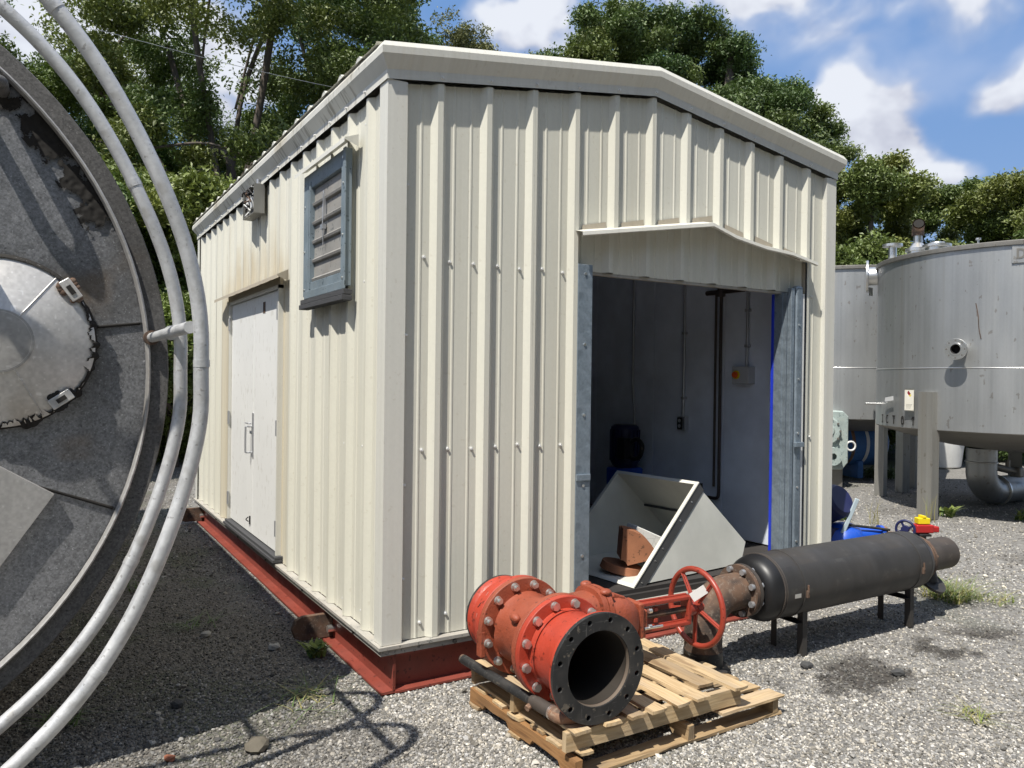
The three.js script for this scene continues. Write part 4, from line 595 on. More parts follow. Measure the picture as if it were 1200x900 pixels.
  new B().box(0.558, H - 0.092, -0.115, 0.592, H + 0.092, 0.018, 0.010).box(0.592, H - 0.05, -0.10, 0.63, H + 0.05, 0.0, 0.012).box(0.596, H - 0.098, -0.095, 0.622, H - 0.05, -0.005, 0.008).build('gland_plate', M.valveBody, t);
  { const yk = new B(); for (const s of [1, -1]) yk.box(0.60, H + s * 0.068 - 0.011, -0.083, 0.93, H + s * 0.068 + 0.011, -0.017, 0.006).box(0.60, H + s * 0.068 - 0.019, -0.057, 0.93, H + s * 0.068 + 0.019, -0.043, 0.004); yk.box(0.918, H - 0.08, -0.085, 0.945, H + 0.08, -0.015, 0.01).cyl(V(0.93, H, -0.05), V(0.985, H, -0.05), 0.044, 0.036, 24).box(0.70, H + 0.018, -0.065, 0.725, H + 0.040, -0.035, 0.004).box(0.70, H - 0.040, -0.065, 0.725, H - 0.018, -0.035, 0.004); yk.build('yoke', M.wheelRed, t); }
  new B().cyl(V(0.58, H, -0.05), V(1.035, H, -0.05), 0.0165, 0.0165, 16).build('stem', M.rust, t);
  { const b = new B(); for (const y of [0.068, -0.068]) hexBolt(b, V(0.63, H + y * 0.6, 0.0), V(1, 0, 0), 0.013, 0.02, 0.3); b.cyl(V(0.60, H - 0.045, 0.005), V(0.72, H - 0.045, 0.005), 0.008, 0.008, 8).cyl(V(0.60, H + 0.045, -0.10), V(0.70, H + 0.045, -0.10), 0.008, 0.008, 8); b.build('gland_bolt', M.zinc, t, { kind: 'stuff' }); }
  // handwheel, five spokes
  { const w = new THREE.Group(); w.name = 'handwheel'; w.position.set(0.99, H, -0.05); w.rotation.y = Math.PI / 2; t.add(w); const pts = []; for (let k = 0; k < 40; k++) { const a = k / 40 * 6.28319; pts.push(V(Math.cos(a) * 0.205, Math.sin(a) * 0.205, 0.012)); }
    new B().tube(pts, 0.0155, 12, 120, true).build('wheel_rim', M.wheelRed, w);
    for (let k = 0; k < 5; k++) { const a = 0.98 + k * 1.2566; new B().add(new RoundedBoxGeometry(0.165, 0.024, 0.015, 1, 0.005), m4().makeRotationZ(a).multiply(m4().makeTranslation(0.118, 0, 0.012))).add(new RoundedBoxGeometry(0.165, 0.008, 0.028, 1, 0.003), m4().makeRotationZ(a).multiply(m4().makeTranslation(0.118, 0, 0.012))).build('spoke', M.wheelRed, w); }
    new B().latheZ([[0, -0.005], [0.040, -0.005], [0.042, 0.03], [0.030, 0.036], [0, 0.036]], m4(), 28).build('hub', M.wheelRed, w); const nut = new B(); hexBolt(nut, V(0, 0, 0.036), V(0, 0, 1), 0.024, 0.018); nut.build('hub_nut', M.wheelRed, w); new B().latheZ([[0, 0.055], [0.014, 0.054]], m4(), 16).build('badge', M.blue, w); }
  // far spool
  new B().latheZ([[0.185, -0.27], [0.185, -0.40], [0.192, -0.41], [0.198, -0.43]], O, 64).build('far_spool', M.valveRed, t);
  new B().latheZ([[0.198, -0.43], [0.199, -0.446], [0.186, -0.448], [0.155, -0.448]], O, 64).build('gasket_ring', M.black, t);
  { const b = new B(), lines = [[[-0.172, 0.07], [-0.165, 0.088]], [[-0.165, 0.088], [-0.155, 0.10]]]; for (const z of [-0.33, -0.355]) b.cyl(V(-0.158, H + 0.098, z), V(-0.172, H + 0.072, z - 0.012), 0.0022, 0.0022, 5); void lines; b.cyl(V(-0.158, H + 0.098, -0.33), V(-0.166, H + 0.083, -0.355), 0.0022, 0.0022, 5); b.build('chalk_mark', M.black, t); }
  // zinc bolts through both flange pairs, each with its washer and nut
  const one = (a, z, dir) => { const b = new B(), p = V(Math.cos(a) * 0.209, H + Math.sin(a) * 0.209, z), d = V(0, 0, dir); b.cyl(p, p.clone().addScaledVector(d, 0.004), 0.021, 0.021, 16); hexBolt(b, p.clone().addScaledVector(d, 0.004), d, 0.0195, 0.018, a * 3); return [b, p, d]; };
  for (let k = 0; k < 12; k++) { const a = (k + 0.5) / 12 * 6.28319; let [b, p, d] = one(a, 0.168, 1); b.build('bolt', M.zinc, t);
    [b, p, d] = one(a, -0.199, 1); b.cyl(p, p.clone().addScaledVector(d, 0.036), 0.011, 0.011, 10); b.build('bolt', M.zinc, t);
    [b] = one(a, -0.268, -1); b.build('bolt', M.zinc, t); }
  new B().sph(V(-0.170, H + 0.02, 0.03), 0.018).sph(V(-0.15, H - 0.09, 0.05), 0.014).sph(V(-0.152, H + 0.11, -0.02), 0.022, 1, 1, 1.6).build('casting_boss', M.valveBody, t, { kind: 'stuff' });
  new B().add(new RoundedBoxGeometry(0.03, 0.13, 0.05, 1, 0.008), m4().makeTranslation(-0.225, H - 0.06, -0.222)).build('casting_lug', M.valveBody, t);
  holes(0, 0, 0, 0);
  // paper tag tied to the wheel
  new B().add(new THREE.BoxGeometry(0.0015, 0.05, 0.09), m4().makeTranslation(0.955, H + 0.098, 0.02).multiply(m4().makeRotationY(-2.1)).multiply(m4().makeRotationX(0.6))).build('paper_tag', M.paper, t);
}
{ const t = thing('iron_pipe', 'black iron pipe with a brass elbow lying along the left side of the pallets', 'pipe', [0.352, 0.228, 0.70], 0.05);
  new B().cyl(V(0, 0.0, -0.41), V(0.0, 0.0, 0.30), 0.0235, 0.0235, 20).build('barrel', M.black, t);
  new B().cyl(V(0, 0.0, -0.425), V(0, 0, -0.405), 0.022, 0.022, 18).build('threaded_end', M.rust, t);
  new B().cyl(V(0, 0, 0.20), V(0, 0.0, 0.34), 0.030, 0.030, 20).build('coupling', M.darkPipe, t);
  new B().cyl(V(-0.02, -0.012, 0.21), V(-0.045, -0.02, 0.215), 0.014).build('union_stub', M.rustLight, t);
  new B().tube([V(0, 0, 0.34), V(0, 0.0, 0.39), V(0.03, 0, 0.425), V(0.085, 0.004, 0.43)], 0.0315, 16, 24).cyl(V(0.075, 0.004, 0.43), V(0.10, 0.005, 0.43), 0.036, 0.036, 18).build('elbow', M.rustLight, t);
  const th = new B(); for (let k = 0; k < 3; k++) th.cyl(V(0, 0, 0.34 + k * 0.006), V(0, 0, 0.343 + k * 0.006), 0.0325, 0.0325, 18); th.build('thread', M.zinc, t);
}
// ================================================================== black silencer on its stands
{ const t = thing('silencer', 'long black steel silencer cylinder on low angle iron stands in front of the doorway', 'silencer', [3.0, 0, 0.578]);
  const y = 0.43, X = (x) => x - 3.0, O = m4().makeTranslation(0, y, 0).multiply(m4().makeRotationY(Math.PI / 2)); // latheZ axis z -> x
  new B().latheZ([[0.2, X(2.205)], [0.2, X(3.70)]], O, 72).build('shell', M.dark, t);
  new B().latheZ([[0.10, X(2.095)], [0.135, X(2.10)], [0.168, X(2.115)], [0.188, X(2.14)], [0.197, X(2.17)], [0.2005, X(2.203)]], O, 72).build('end_cap', M.capBlack, t);
  new B().latheZ([[0.2005, X(3.702)], [0.194, X(3.74)], [0.175, X(3.77)], [0.14, X(3.79)], [0.09, X(3.795)]], O, 72).build('end_cap', M.dark, t);
  new B().latheZ([[0.2, X(2.196)], [0.2045, X(2.198)], [0.2045, X(2.207)], [0.2, X(2.21)]], O, 72).latheZ([[0.2, X(2.218)], [0.203, X(2.22)], [0.2, X(2.226)]], O, 72).build('weld_seam', M.darkPipe, t);
  for (const x of [2.39, 3.585]) { new B().latheZ([[0.2005, X(x - 0.016)], [0.2045, X(x - 0.014)], [0.2045, X(x + 0.014)], [0.2005, X(x + 0.016)]], O, 72).build('clamp_band', M.dark, t); new B().add(new RoundedBoxGeometry(0.022, 0.045, 0.016, 1, 0.004), m4().makeTranslation(X(x), y - 0.02, 0.207)).cyl(V(X(x), y - 0.01, 0.213), V(X(x), y + 0.035, 0.211), 0.006, 0.006, 8).build('clamp_lug', M.rust, t); }
  new B().box(X(2.285), y - 0.035, 0.1975, X(2.34), y - 0.01, 0.2005, 0.001).build('name_plate', M.zinc, t);
  // left outlet: flange pair with bolts, then an elbow turning down to the ground
  const fl = (x0, x1, r, m) => new B().latheZ([[0.10, x0], [r, x0], [r, x1], [0.10, x1]], O, 48).build('flange', m, t);
  new B().latheZ([[0.112, X(2.06)], [0.112, X(2.10)]], O, 40).build('nozzle', M.dark, t);
  fl(X(2.045), X(2.068), 0.155, M.darkPipe); fl(X(2.015), X(2.041), 0.155, M.rust);
  for (let k = 0; k < 8; k++) { const a = (k + 0.5) / 8 * 6.28319, b = new B(); hexBolt(b, V(X(2.015), y + Math.sin(a) * 0.131, Math.cos(a) * 0.131), V(-1, 0, 0), 0.019, 0.022, a); b.cyl(V(X(2.0), y + Math.sin(a) * 0.131, Math.cos(a) * 0.131), V(X(2.085), y + Math.sin(a) * 0.131, Math.cos(a) * 0.131), 0.011, 0.011, 10); hexBolt(b, V(X(2.068), y + Math.sin(a) * 0.131, Math.cos(a) * 0.131), V(1, 0, 0), 0.019, 0.02, a); b.build('bolt', M.conduit, t); }
  { const pts = []; for (let k = 0; k <= 8; k++) { const a = k / 8 * Math.PI / 2; pts.push(V(X(1.94) - Math.sin(a) * 0.20, y - 0.20 + Math.cos(a) * 0.20, 0)); } new B().tube([V(X(2.015), y, 0), ...pts, V(X(1.74), 0.13, 0)], 0.108, 28, 48).build('elbow', M.rust, t); new B().cyl(V(X(1.74), 0.04, 0), V(X(1.74), 0.13, 0), 0.112, 0.112, 28).latheZ([[0.08, 0.012], [0.155, 0.012], [0.155, 0.036], [0.11, 0.04]], m4().makeTranslation(X(1.74), 0, 0).multiply(m4().makeRotationX(-Math.PI / 2)), 40).build('lower_flange', M.black, t); }
  // right outlet
  fl(X(3.80), X(3.825), 0.155, M.rust); fl(X(3.83), X(3.852), 0.155, M.rust);
  new B().latheZ([[0.115, X(3.79)], [0.115, X(4.20)], [0.108, X(4.20)], [0.106, X(3.9)]], O, 40).build('outlet_pipe', M.darkPipe, t);
  for (let k = 0; k < 8; k++) { const a = (k + 0.3) / 8 * 6.28319, b = new B(); hexBolt(b, V(X(3.852), y + Math.sin(a) * 0.134, Math.cos(a) * 0.134), V(1, 0, 0), 0.015, 0.02, a); b.build('bolt', M.rustLight, t); }
  new B().latheZ([[0, 0], [0.12, 0.0], [0.12, 0.024], [0, 0.024]], m4().makeTranslation(X(4.02), y - 0.02, -0.17).multiply(m4().makeRotationY(0.3)), 36).cyl(V(X(4.02), y - 0.02, -0.17), V(X(4.0), y - 0.01, -0.05), 0.05).build('side_flange', M.rust, t);
  new B().latheZ([[0, 0], [0.10, 0.0], [0.10, 0.02], [0, 0.02]], m4().makeTranslation(X(3.98), y - 0.19, 0.03).multiply(m4().makeRotationX(-0.9)), 36).cyl(V(X(3.98), y - 0.19, 0.03), V(X(3.98), y - 0.08, 0.0), 0.05).build('drain_flange', M.dark, t);
  // stands
  for (const x of [2.48, 3.60]) { const s = new THREE.Group(); s.name = 'stand'; t.add(s);
    for (const sz of [1, -1]) { new B().box(X(x) - 0.021, 0, sz * 0.118 - 0.003, X(x) + 0.021, 0.27, sz * 0.118 + 0.003).box(X(x) - 0.021, 0, sz > 0 ? 0.079 : -0.115, X(x) - 0.016, 0.27, sz > 0 ? 0.115 : -0.079).build('leg', M.dark, s); }
    new B().box(X(x) - 0.02, 0.185, -0.114, X(x) - 0.0155, 0.22, 0.114).box(X(x) - 0.06, 0.20, -0.114, X(x) - 0.021, 0.204, 0.114).build('cross_bar', M.blackPlain, s); }
}
// ================================================================== upright stainless tanks on the right
const font = await new FontLoader().loadAsync('fonts/droid/droid_sans_bold.typeface.json');
function upright(name, label, cx, cz, R0, yb, yw, yt, legs, group) {
  const t = thing(name, label, 'tank', [cx, 0, cz]);
  const shell = (y0, y1, r, n) => { const g = new THREE.CylinderGeometry(r, r, y1 - y0, 96, 6, true), p = g.attributes.position; for (let i = 0; i < p.count; i++) { const x = p.getX(i), y = p.getY(i), z = p.getZ(i), k = 1 + (fbm3(x * 1.1 + 5, (y + y0) * 1.3, z * 1.1, 3, 41) - 0.5) * 0.006; p.setXYZ(i, x * k, y, z * k); } g.computeVertexNormals(); const uv = g.attributes.uv; for (let i = 0; i < uv.count; i++) uv.setXY(i, uv.getX(i) * 6.28319 * r, uv.getY(i) * (y1 - y0) + y0); return new B().add(g, m4().makeTranslation(0, (y0 + y1) / 2, 0), true).build(n, M.tank, t); };
  shell(yb, yw - 0.004, R0, 'shell_course'); shell(yw + 0.004, yt - 0.05, R0, 'shell_course');
  new B().lathe([[R0 - 0.004, yw - 0.008], [R0 + 0.004, yw - 0.003], [R0 + 0.004, yw + 0.003], [R0 - 0.004, yw + 0.008]], m4(), 96).build('weld_seam', M.zinc, t);
  new B().add(toCreasedNormals(new THREE.LatheGeometry([[R0 - 0.002, yt - 0.06], [R0 + 0.03, yt - 0.055], [R0 + 0.032, yt - 0.03], [R0 + 0.032, yt - 0.006], [R0 + 0.026, yt], [R0 - 0.05, yt]].map(([a, b]) => new THREE.Vector2(a, b)), 96), 0.5)).build('top_rim', M.tankDark, t);
  new B().lathe([[R0 - 0.05, yt - 0.002], [R0 * 0.5, yt + 0.08], [0.02, yt + 0.14]], m4(), 64).build('roof', M.tank, t);
  new B().lathe([[R0, yb], [R0 - 0.012, yb - 0.015], [R0 * 0.8, yb - 0.12], [R0 * 0.5, yb - 0.24], [0.12, yb - 0.33], [0, yb - 0.33]], m4(), 72).build('dished_bottom', M.tankDark, t);
  for (const [a, w, top] of legs) { const m = m4().makeRotationY(-a); new B().ext([[0, -w / 2], [0.13, -w / 2], [0.13, w / 2], [0, w / 2]].map(([x, y]) => [x, y]), top, m.clone().multiply(m4().makeTranslation(R0 - 0.05, 0, 0)).multiply(m4().makeRotationX(-Math.PI / 2)), 0).box(R0 - 0.10, -0.0, -w / 2 - 0.04, R0 + 0.12, 0.012, w / 2 + 0.04).build('leg', M.legGrey, t); }
  return t;
}
const D2R = Math.PI / 180;
// direction a: (cos a, sin a) in x, z
const tA = upright('stainless_tank', 'large grey stainless tank on square legs with a round nozzle, nearest on the right', 9.71, -1.55, 1.75, 1.11, 1.88, 3.36, [[-173 * D2R, 0.20, 1.58], [-104.4 * D2R, 0.16, 1.15], [-84 * D2R, 0.16, 1.15], [-27 * D2R, 0.18, 1.15], [70 * D2R, 0.18, 1.3], [127 * D2R, 0.18, 1.3]]);
{ const t = tA, R0 = 1.75, onS = (a, y, r = R0) => V(Math.cos(a) * r, y, Math.sin(a) * r), dirS = (a) => V(Math.cos(a), 0, Math.sin(a));
  // flanged nozzle facing the viewer
  const a0 = Math.atan2(-1.36 + 1.55, 7.82 - 9.71) , n0 = frame(onS(a0, 2.10), dirS(a0));
  new B().latheZ([[0.068, 0], [0.068, 0.15]], n0, 28).latheZ([[0.055, 0.151], [0.125, 0.151], [0.128, 0.155], [0.128, 0.172], [0.125, 0.176], [0.078, 0.176], [0.075, 0.181], [0.058, 0.181]], n0, 40).build('nozzle', M.zinc, t);
  new B().latheZ([[0, 0.10], [0.056, 0.10], [0.057, 0.181]], n0, 24).build('nozzle_bore', M.tar, t);
  { const b = new B(); for (let k = 0; k < 8; k++) { const a = k / 8 * 6.283; b.cyl(V(Math.cos(a) * 0.104, Math.sin(a) * 0.104, 0.17).applyMatrix4(n0), V(Math.cos(a) * 0.104, Math.sin(a) * 0.104, 0.1775).applyMatrix4(n0), 0.011, 0.011, 8); } b.build('bolt_holes', M.tankDark, t, { kind: 'stuff' }); }
  // manway ring at the left silhouette
  const a1 = Math.atan2(-3.03 + 1.55, 8.71 - 9.71), n1 = frame(onS(a1, 3.22), dirS(a1));
  new B().latheZ([[0.13, 0], [0.13, 0.12], [0.225, 0.12], [0.23, 0.126], [0.23, 0.15], [0.15, 0.156], [0.12, 0.14]], n1, 36).build('side_nozzle', M.zinc, t);
  new B().add(new THREE.BoxGeometry(0.11, 0.12, 0.004), frame(onS(a1, 3.0, R0 + 0.09), dirS(a1 + 0.5))).build('small_plate', M.zinc, t);
  // lettered plate at upper right
  const a2 = 153.5 * D2R, n2 = frame(onS(a2, 3.20, R0 + 0.008), dirS(a2)); new B().add(new RoundedBoxGeometry(0.26, 0.22, 0.012, 1, 0.005), n2).build('lettered_plate', M.tank, t);
  { const g = new TextGeometry('D', { font, size: 0.12, depth: 0.004, curveSegments: 5 }); g.translate(-0.10, -0.06, 0.006); new B().add(g, n2).build('letter', M.tankDark, t); }
  // roof fittings
  const fit = (a, r, list, n, m) => { const b = new B(); for (const [r0, y0, r1, y1] of list) b.cyl(V(Math.cos(a) * r, 3.36 + y0, Math.sin(a) * r), V(Math.cos(a) * r, 3.36 + y1, Math.sin(a) * r), r0, r1, 20); b.build(n, m, t); };
  fit(-131 * D2R, 1.58, [[0.055, 0, 0.055, 0.24], [0.13, 0.24, 0.13, 0.275]], 'vent_stub', M.zinc);
  fit(-150 * D2R, 1.42, [[0.13, 0, 0.13, 0.09], [0.15, 0.09, 0.15, 0.13], [0.12, 0.13, 0.06, 0.20], [0.055, 0.20, 0.055, 0.33]], 'vent_base', M.zinc);
  { const c = V(Math.cos(-150 * D2R) * 1.42, 3.36, Math.sin(-150 * D2R) * 1.42); new B().tube([c.clone().add(V(0, 0.30, 0)), c.clone().add(V(0, 0.36, 0)), c.clone().add(V(-0.03, 0.41, 0.02)), c.clone().add(V(-0.10, 0.44, 0.07))], 0.075, 18).build('vent_elbow', M.rustLight, t); const d = V(-0.10, 0.05, 0.07).normalize(); new B().latheZ([[0, 0], [0.062, 0.0]], frame(c.clone().add(V(-0.105, 0.442, 0.073)), d), 20).build('vent_mouth', M.tar, t); }
  fit(-168 * D2R, 1.50, [[0.14, 0, 0.14, 0.07], [0.17, 0.07, 0.17, 0.10], [0.10, 0.10, 0.09, 0.13]], 'hatch_cover', M.zinc);
  fit(170 * D2R, 1.66, [[0.012, 0, 0.012, 0.06], [0.03, 0.06, 0.03, 0.08]], 'lifting_eye', M.zinc);
  // hazard placard and small tags
  const cv = document.createElement('canvas'); cv.width = 128; cv.height = 200; const x = cv.getContext('2d'); x.fillStyle = '#f1ecdc'; x.fillRect(0, 0, 128, 200); x.save(); x.translate(56, 52); x.rotate(Math.PI / 4); for (const [i, j, c] of [[-1, -1, '#a51f2d'], [0, -1, '#e9d36a'], [-1, 0, '#f6f3e6'], [0, 0, '#f6f3e6']]) { x.fillStyle = c; x.fillRect(i * 28 + 1, j * 28 + 1, 27, 27); } x.fillStyle = '#8e1d2a'; x.fillRect(-34, -30, 42, 24); x.restore(); x.fillStyle = '#9a958a'; for (let k = 0; k < 4; k++) x.fillRect(20, 140 + k * 12, 88 - k * 8, 4); x.strokeStyle = '#c9c3b0'; x.strokeRect(3, 3, 122, 194);
  const pt = new THREE.CanvasTexture(cv); pt.colorSpace = THREE.SRGBColorSpace;
  const a3 = -164.3 * D2R; const pl = new THREE.Mesh(new THREE.PlaneGeometry(0.155, 0.262), S({ map: pt, roughness: 0.5 })); pl.applyMatrix4(frame(onS(a3, 1.47, R0 + 0.05), dirS(a3))); pl.name = 'hazard_placard'; t.add(pl);
  new B().add(new THREE.BoxGeometry(0.16, 0.29, 0.004), frame(onS(a3, 1.47, R0 + 0.045), dirS(a3))).build('placard_plate', M.zinc, t);
  const a4 = -151.5 * D2R; new B().add(new THREE.BoxGeometry(0.2, 0.055, 0.004), frame(onS(a4, 1.475, R0 + 0.05), dirS(a4)).multiply(m4().makeRotationZ(0.13))).cyl(onS(a4 + 0.06, 1.45), onS(a4 + 0.06, 1.45, R0 + 0.05), 0.008).build('name_tag', M.white, t);
  const a5 = -139 * D2R; new B().cyl(onS(a5, 1.40, R0 - 0.01), onS(a5, 1.40, R0 + 0.20), 0.016).build('sample_tube', M.zinc, t);
  // painted tank number, each character bent to the shell
  const chars = [['I', -142.36], ['C', -147.3], ['T', -152.9], ['0', -159], ['1', -164.8]], aN = 0;
  for (const [ch, off] of chars) { const g = new TextGeometry(ch, { font, size: 0.115, depth: 0.002, curveSegments: 4 }); g.computeBoundingBox(); g.translate(-(g.boundingBox.max.x + g.boundingBox.min.x) / 2, 0, 0); g.scale(0.72, 1, 1); const a = off * D2R + aN; new B().add(g, frame(onS(a, 1.145, R0 + 0.009), dirS(a))).build('tank_number', M.tar, t); }
  // bottom outlet: big elbow sweeping away with a cluster of small valves
  const ex = -0.12, ez = -0.42, eb = []; for (let k = 0; k <= 9; k++) { const q = k / 9 * Math.PI / 2; eb.push(V(ex + 0.34 - Math.cos(q) * 0.34, 0.50 - Math.sin(q) * 0.30, ez)); }
  new B().tube([V(ex, 0.80, ez), V(ex, 0.62, ez), ...eb, V(ex + 0.75, 0.20, ez), V(ex + 1.2, 0.20, ez)], 0.19, 28, 60).build('outlet_elbow', M.tank, t);
  new B().latheZ([[0.19, 0], [0.215, 0.004], [0.215, 0.03], [0.19, 0.034]], frame(V(ex + 0.38, 0.2, ez), V(1, 0, 0)), 36).lathe([[0.19, 0.60], [0.205, 0.605], [0.205, 0.62], [0.19, 0.625]], m4().makeTranslation(ex, 0, ez), 36).build('pipe_band', M.zinc, t);
  new B().cyl(V(ex + 0.15, 0.55, ez + 0.1), V(ex + 0.5, 0.47, ez + 0.22), 0.05).cyl(V(ex + 0.5, 0.47, ez + 0.22), V(ex + 0.9, 0.42, ez + 0.25), 0.035).cyl(V(ex + 0.35, 0.5, ez + 0.17), V(ex + 0.35, 0.64, ez + 0.17), 0.03).box(ex + 0.44, 0.40, ez + 0.15, ex + 0.56, 0.54, ez + 0.29, 0.02).cyl(V(ex + 0.86, 0.36, ez + 0.25), V(ex + 0.86, 0.5, ez + 0.25), 0.05).build('drain_valve', M.tankDark, t);
  // scratch and dents
  const a6 = 167.5 * D2R; new B().tube([onS(a6 + 0.035, 2.65, R0 + 0.002), onS(a6 + 0.02, 2.5, R0 + 0.002), onS(a6 + 0.014, 2.35, R0 + 0.002), onS(a6, 2.22, R0 + 0.002)].map((p) => p), 0.005, 5).build('scratch', M.rust, t);
}
upright('stainless_tank', 'second grey stainless tank, half hidden between the building and the nearer tank', 10.9, -5.2, 1.72, 1.10, 1.93, 3.58, [[150 * D2R, 0.18, 1.2], [-160 * D2R, 0.18, 1.2], [101 * D2R, 0.18, 1.2], [-60 * D2R, 0.18, 1.2]]);
// ================================================================== things between and under the tanks
{ const t = thing('blue_drum_tank', 'scuffed blue cylindrical tank lying under the far stainless tank', 'tank', [10.15, 0.22, -4.95], -0.35);
  const O = m4().makeTranslation(0, 0.42, 0).multiply(m4().makeRotationY(Math.PI / 2));
  new B().latheZ([[0.40, -1.0], [0.40, 1.0]], O, 48).build('shell', M.blueTank, t); new B().latheZ([[0.0, 1.16], [0.15, 1.15], [0.30, 1.1], [0.40, 1.0]], O, 48).build('end_cap', M.blueTank, t); new B().latheZ([[0.0, -1.16], [0.15, -1.15], [0.30, -1.1], [0.40, -1.0]], O, 48).build('end_cap', M.blueTank, t);
  for (const x of [0.35, 0.62]) new B().latheZ([[0.4, x - 0.03], [0.404, x - 0.028], [0.404, x + 0.028], [0.4, x + 0.03]], O, 48).build('rust_band', x > 0.5 ? M.white : M.rustLight, t);
  new B().box(-0.6, -0.18, -0.3, -0.5, 0.12, 0.3, 0.01).box(0.5, -0.18, -0.3, 0.6, 0.12, 0.3, 0.01).build('saddle', M.blueTank, t);
}
{ const t = thing('pump_casing', 'pale mint green bolted pump casing beside the corner of the building', 'pump', [9.13, 0.32, -4.12], -0.55);
  new B().ext([[-0.34, 0.10], [-0.26, 0], [0.26, 0], [0.34, 0.10], [0.34, 0.82], [0.26, 0.9], [-0.26, 0.9], [-0.34, 0.82]], 0.30, m4().makeTranslation(0, 0, -0.3), 0.015).build('housing', M.mint, t);
  new B().latheZ([[0, 0.07], [0.20, 0.07], [0.225, 0.05], [0.23, 0.018]], m4().makeTranslation(0, 0.60, 0), 36).latheZ([[0, 0.09], [0.09, 0.09], [0.12, 0.07]], m4().makeTranslation(0, 0.60, 0), 24).build('cover_plate', M.mint, t);
  new B().latheZ([[0.05, 0.12], [0.14, 0.12], [0.15, 0.018]], m4().makeTranslation(0.08, 0.20, 0), 28).build('outlet_port', M.mint, t);
  const b = new B(); for (let k = 0; k < 10; k++) { const a = k / 10 * 6.283; hexBolt(b, V(Math.cos(a) * 0.2, 0.6 + Math.sin(a) * 0.2, 0.068), V(0, 0, 1), 0.018, 0.02); } b.build('bolts', M.tankDark, t, { kind: 'stuff' });
  const pts = []; for (let k = 0; k < 14; k++) { const a = k / 14 * 6.283; pts.push(V(0.40 + Math.cos(a) * 0.07, 0.36 + Math.sin(a) * 0.07, 0)); } new B().tube(pts, 0.016, 8, 40, true).build('lifting_ring', M.white, t);
  new B().box(-0.3, -0.30, -0.25, 0.3, -0.005, -0.05, 0.01).build('plinth', M.tankDark, t);
}
{ const t = thing('white_tub', 'white plastic tub with a lid standing behind the near stainless tank', 'tub', [14.15, 0, -5.35]);
  new B().lathe([[0, 0.0], [0.52, 0.0], [0.55, 0.03], [0.62, 0.62], [0.60, 0.64]], m4(), 48).build('tub_body', M.white, t);
  new B().lathe([[0.60, 0.645], [0.66, 0.645], [0.67, 0.66], [0.67, 0.71], [0.63, 0.74], [0.3, 0.80], [0, 0.82]], m4(), 48).build('lid', M.white, t);
  const r0 = frame(V(-0.50, 0.30, 0.30), V(-0.86, 0, 0.51)); const pts = []; for (let k = 0; k < 12; k++) { const a = k / 12 * 6.283; pts.push(V(Math.cos(a) * 0.07, Math.sin(a) * 0.09, 0.02).applyMatrix4(r0)); } new B().tube(pts, 0.012, 6, 36, true).build('printed_ring', M.tankDark, t);
}
{ // blue pump set with a dark motor, behind the building's right corner
  const t = thing('blue_pump', 'bright blue pump with a dark motor and pale blue lever by the building corner', 'pump', [4.42, 0, -0.42], -0.5);
  new B().latheZ([[0, -0.30], [0.11, -0.30], [0.145, -0.27], [0.145, 0.16], [0.12, 0.19], [0, 0.19]], m4().makeTranslation(-0.16, 0.60, -0.02).multiply(m4().makeRotationY(0.5)).multiply(m4().makeRotationX(-0.5)), 32).build('motor', M.navy, t);
  new B().lathe([[0, 0.48], [0.08, 0.465], [0.15, 0.42], [0.19, 0.33], [0.20, 0.22], [0.20, 0.10], [0.16, 0.02], [0, 0.0]], m4().makeTranslation(-0.02, 0, 0.02), 36).build('pump_bowl', M.blue, t);
  new B().cyl(V(0.10, 0.36, 0.06), V(0.30, 0.37, 0.05), 0.075, 0.065).latheZ([[0, 0], [0.085, 0], [0.085, 0.03], [0, 0.03]], frame(V(0.28, 0.37, 0.05), V(1, 0, 0)), 24).build('outlet', M.blue, t);
  new B().latheZ([[0, 0], [0.07, 0.0], [0.075, 0.015], [0.07, 0.03], [0, 0.03]], frame(V(0.315, 0.375, 0.055), V(1, 0, 0.3)), 28).cyl(V(0.34, 0.37, 0.06), V(0.42, 0.37, 0.07), 0.035).build('rusty_flange', M.rustLight, t);
  new B().box(-0.35, 0.0, -0.22, 0.40, 0.06, 0.22, 0.01).build('base_plate', M.blue, t);
  new B().box(-0.30, 0.061, -0.16, -0.05, 0.44, 0.12, 0.01).build('motor_stand', M.navy, t);
  new B().add(new RoundedBoxGeometry(0.036, 0.32, 0.018, 1, 0.006), m4().makeTranslation(-0.025, 0.55, 0.15).multiply(m4().makeRotationZ(-0.40))).build('lever', M.strap, t);
  new B().cyl(V(-0.06, 0.475, 0.12), V(0.34, 0.43, 0.12), 0.011).build('rod', M.black, t);
  for (const [x, y, z] of [[0.06, 0.36, 0.20], [0.14, 0.28, 0.15], [-0.10, 0.27, 0.21]]) { const b = new B(); hexBolt(b, V(x, y, z), V(0.25, 0.2, 0.95).normalize(), 0.018, 0.025); b.build('bolt', M.rustLight, t); }
}
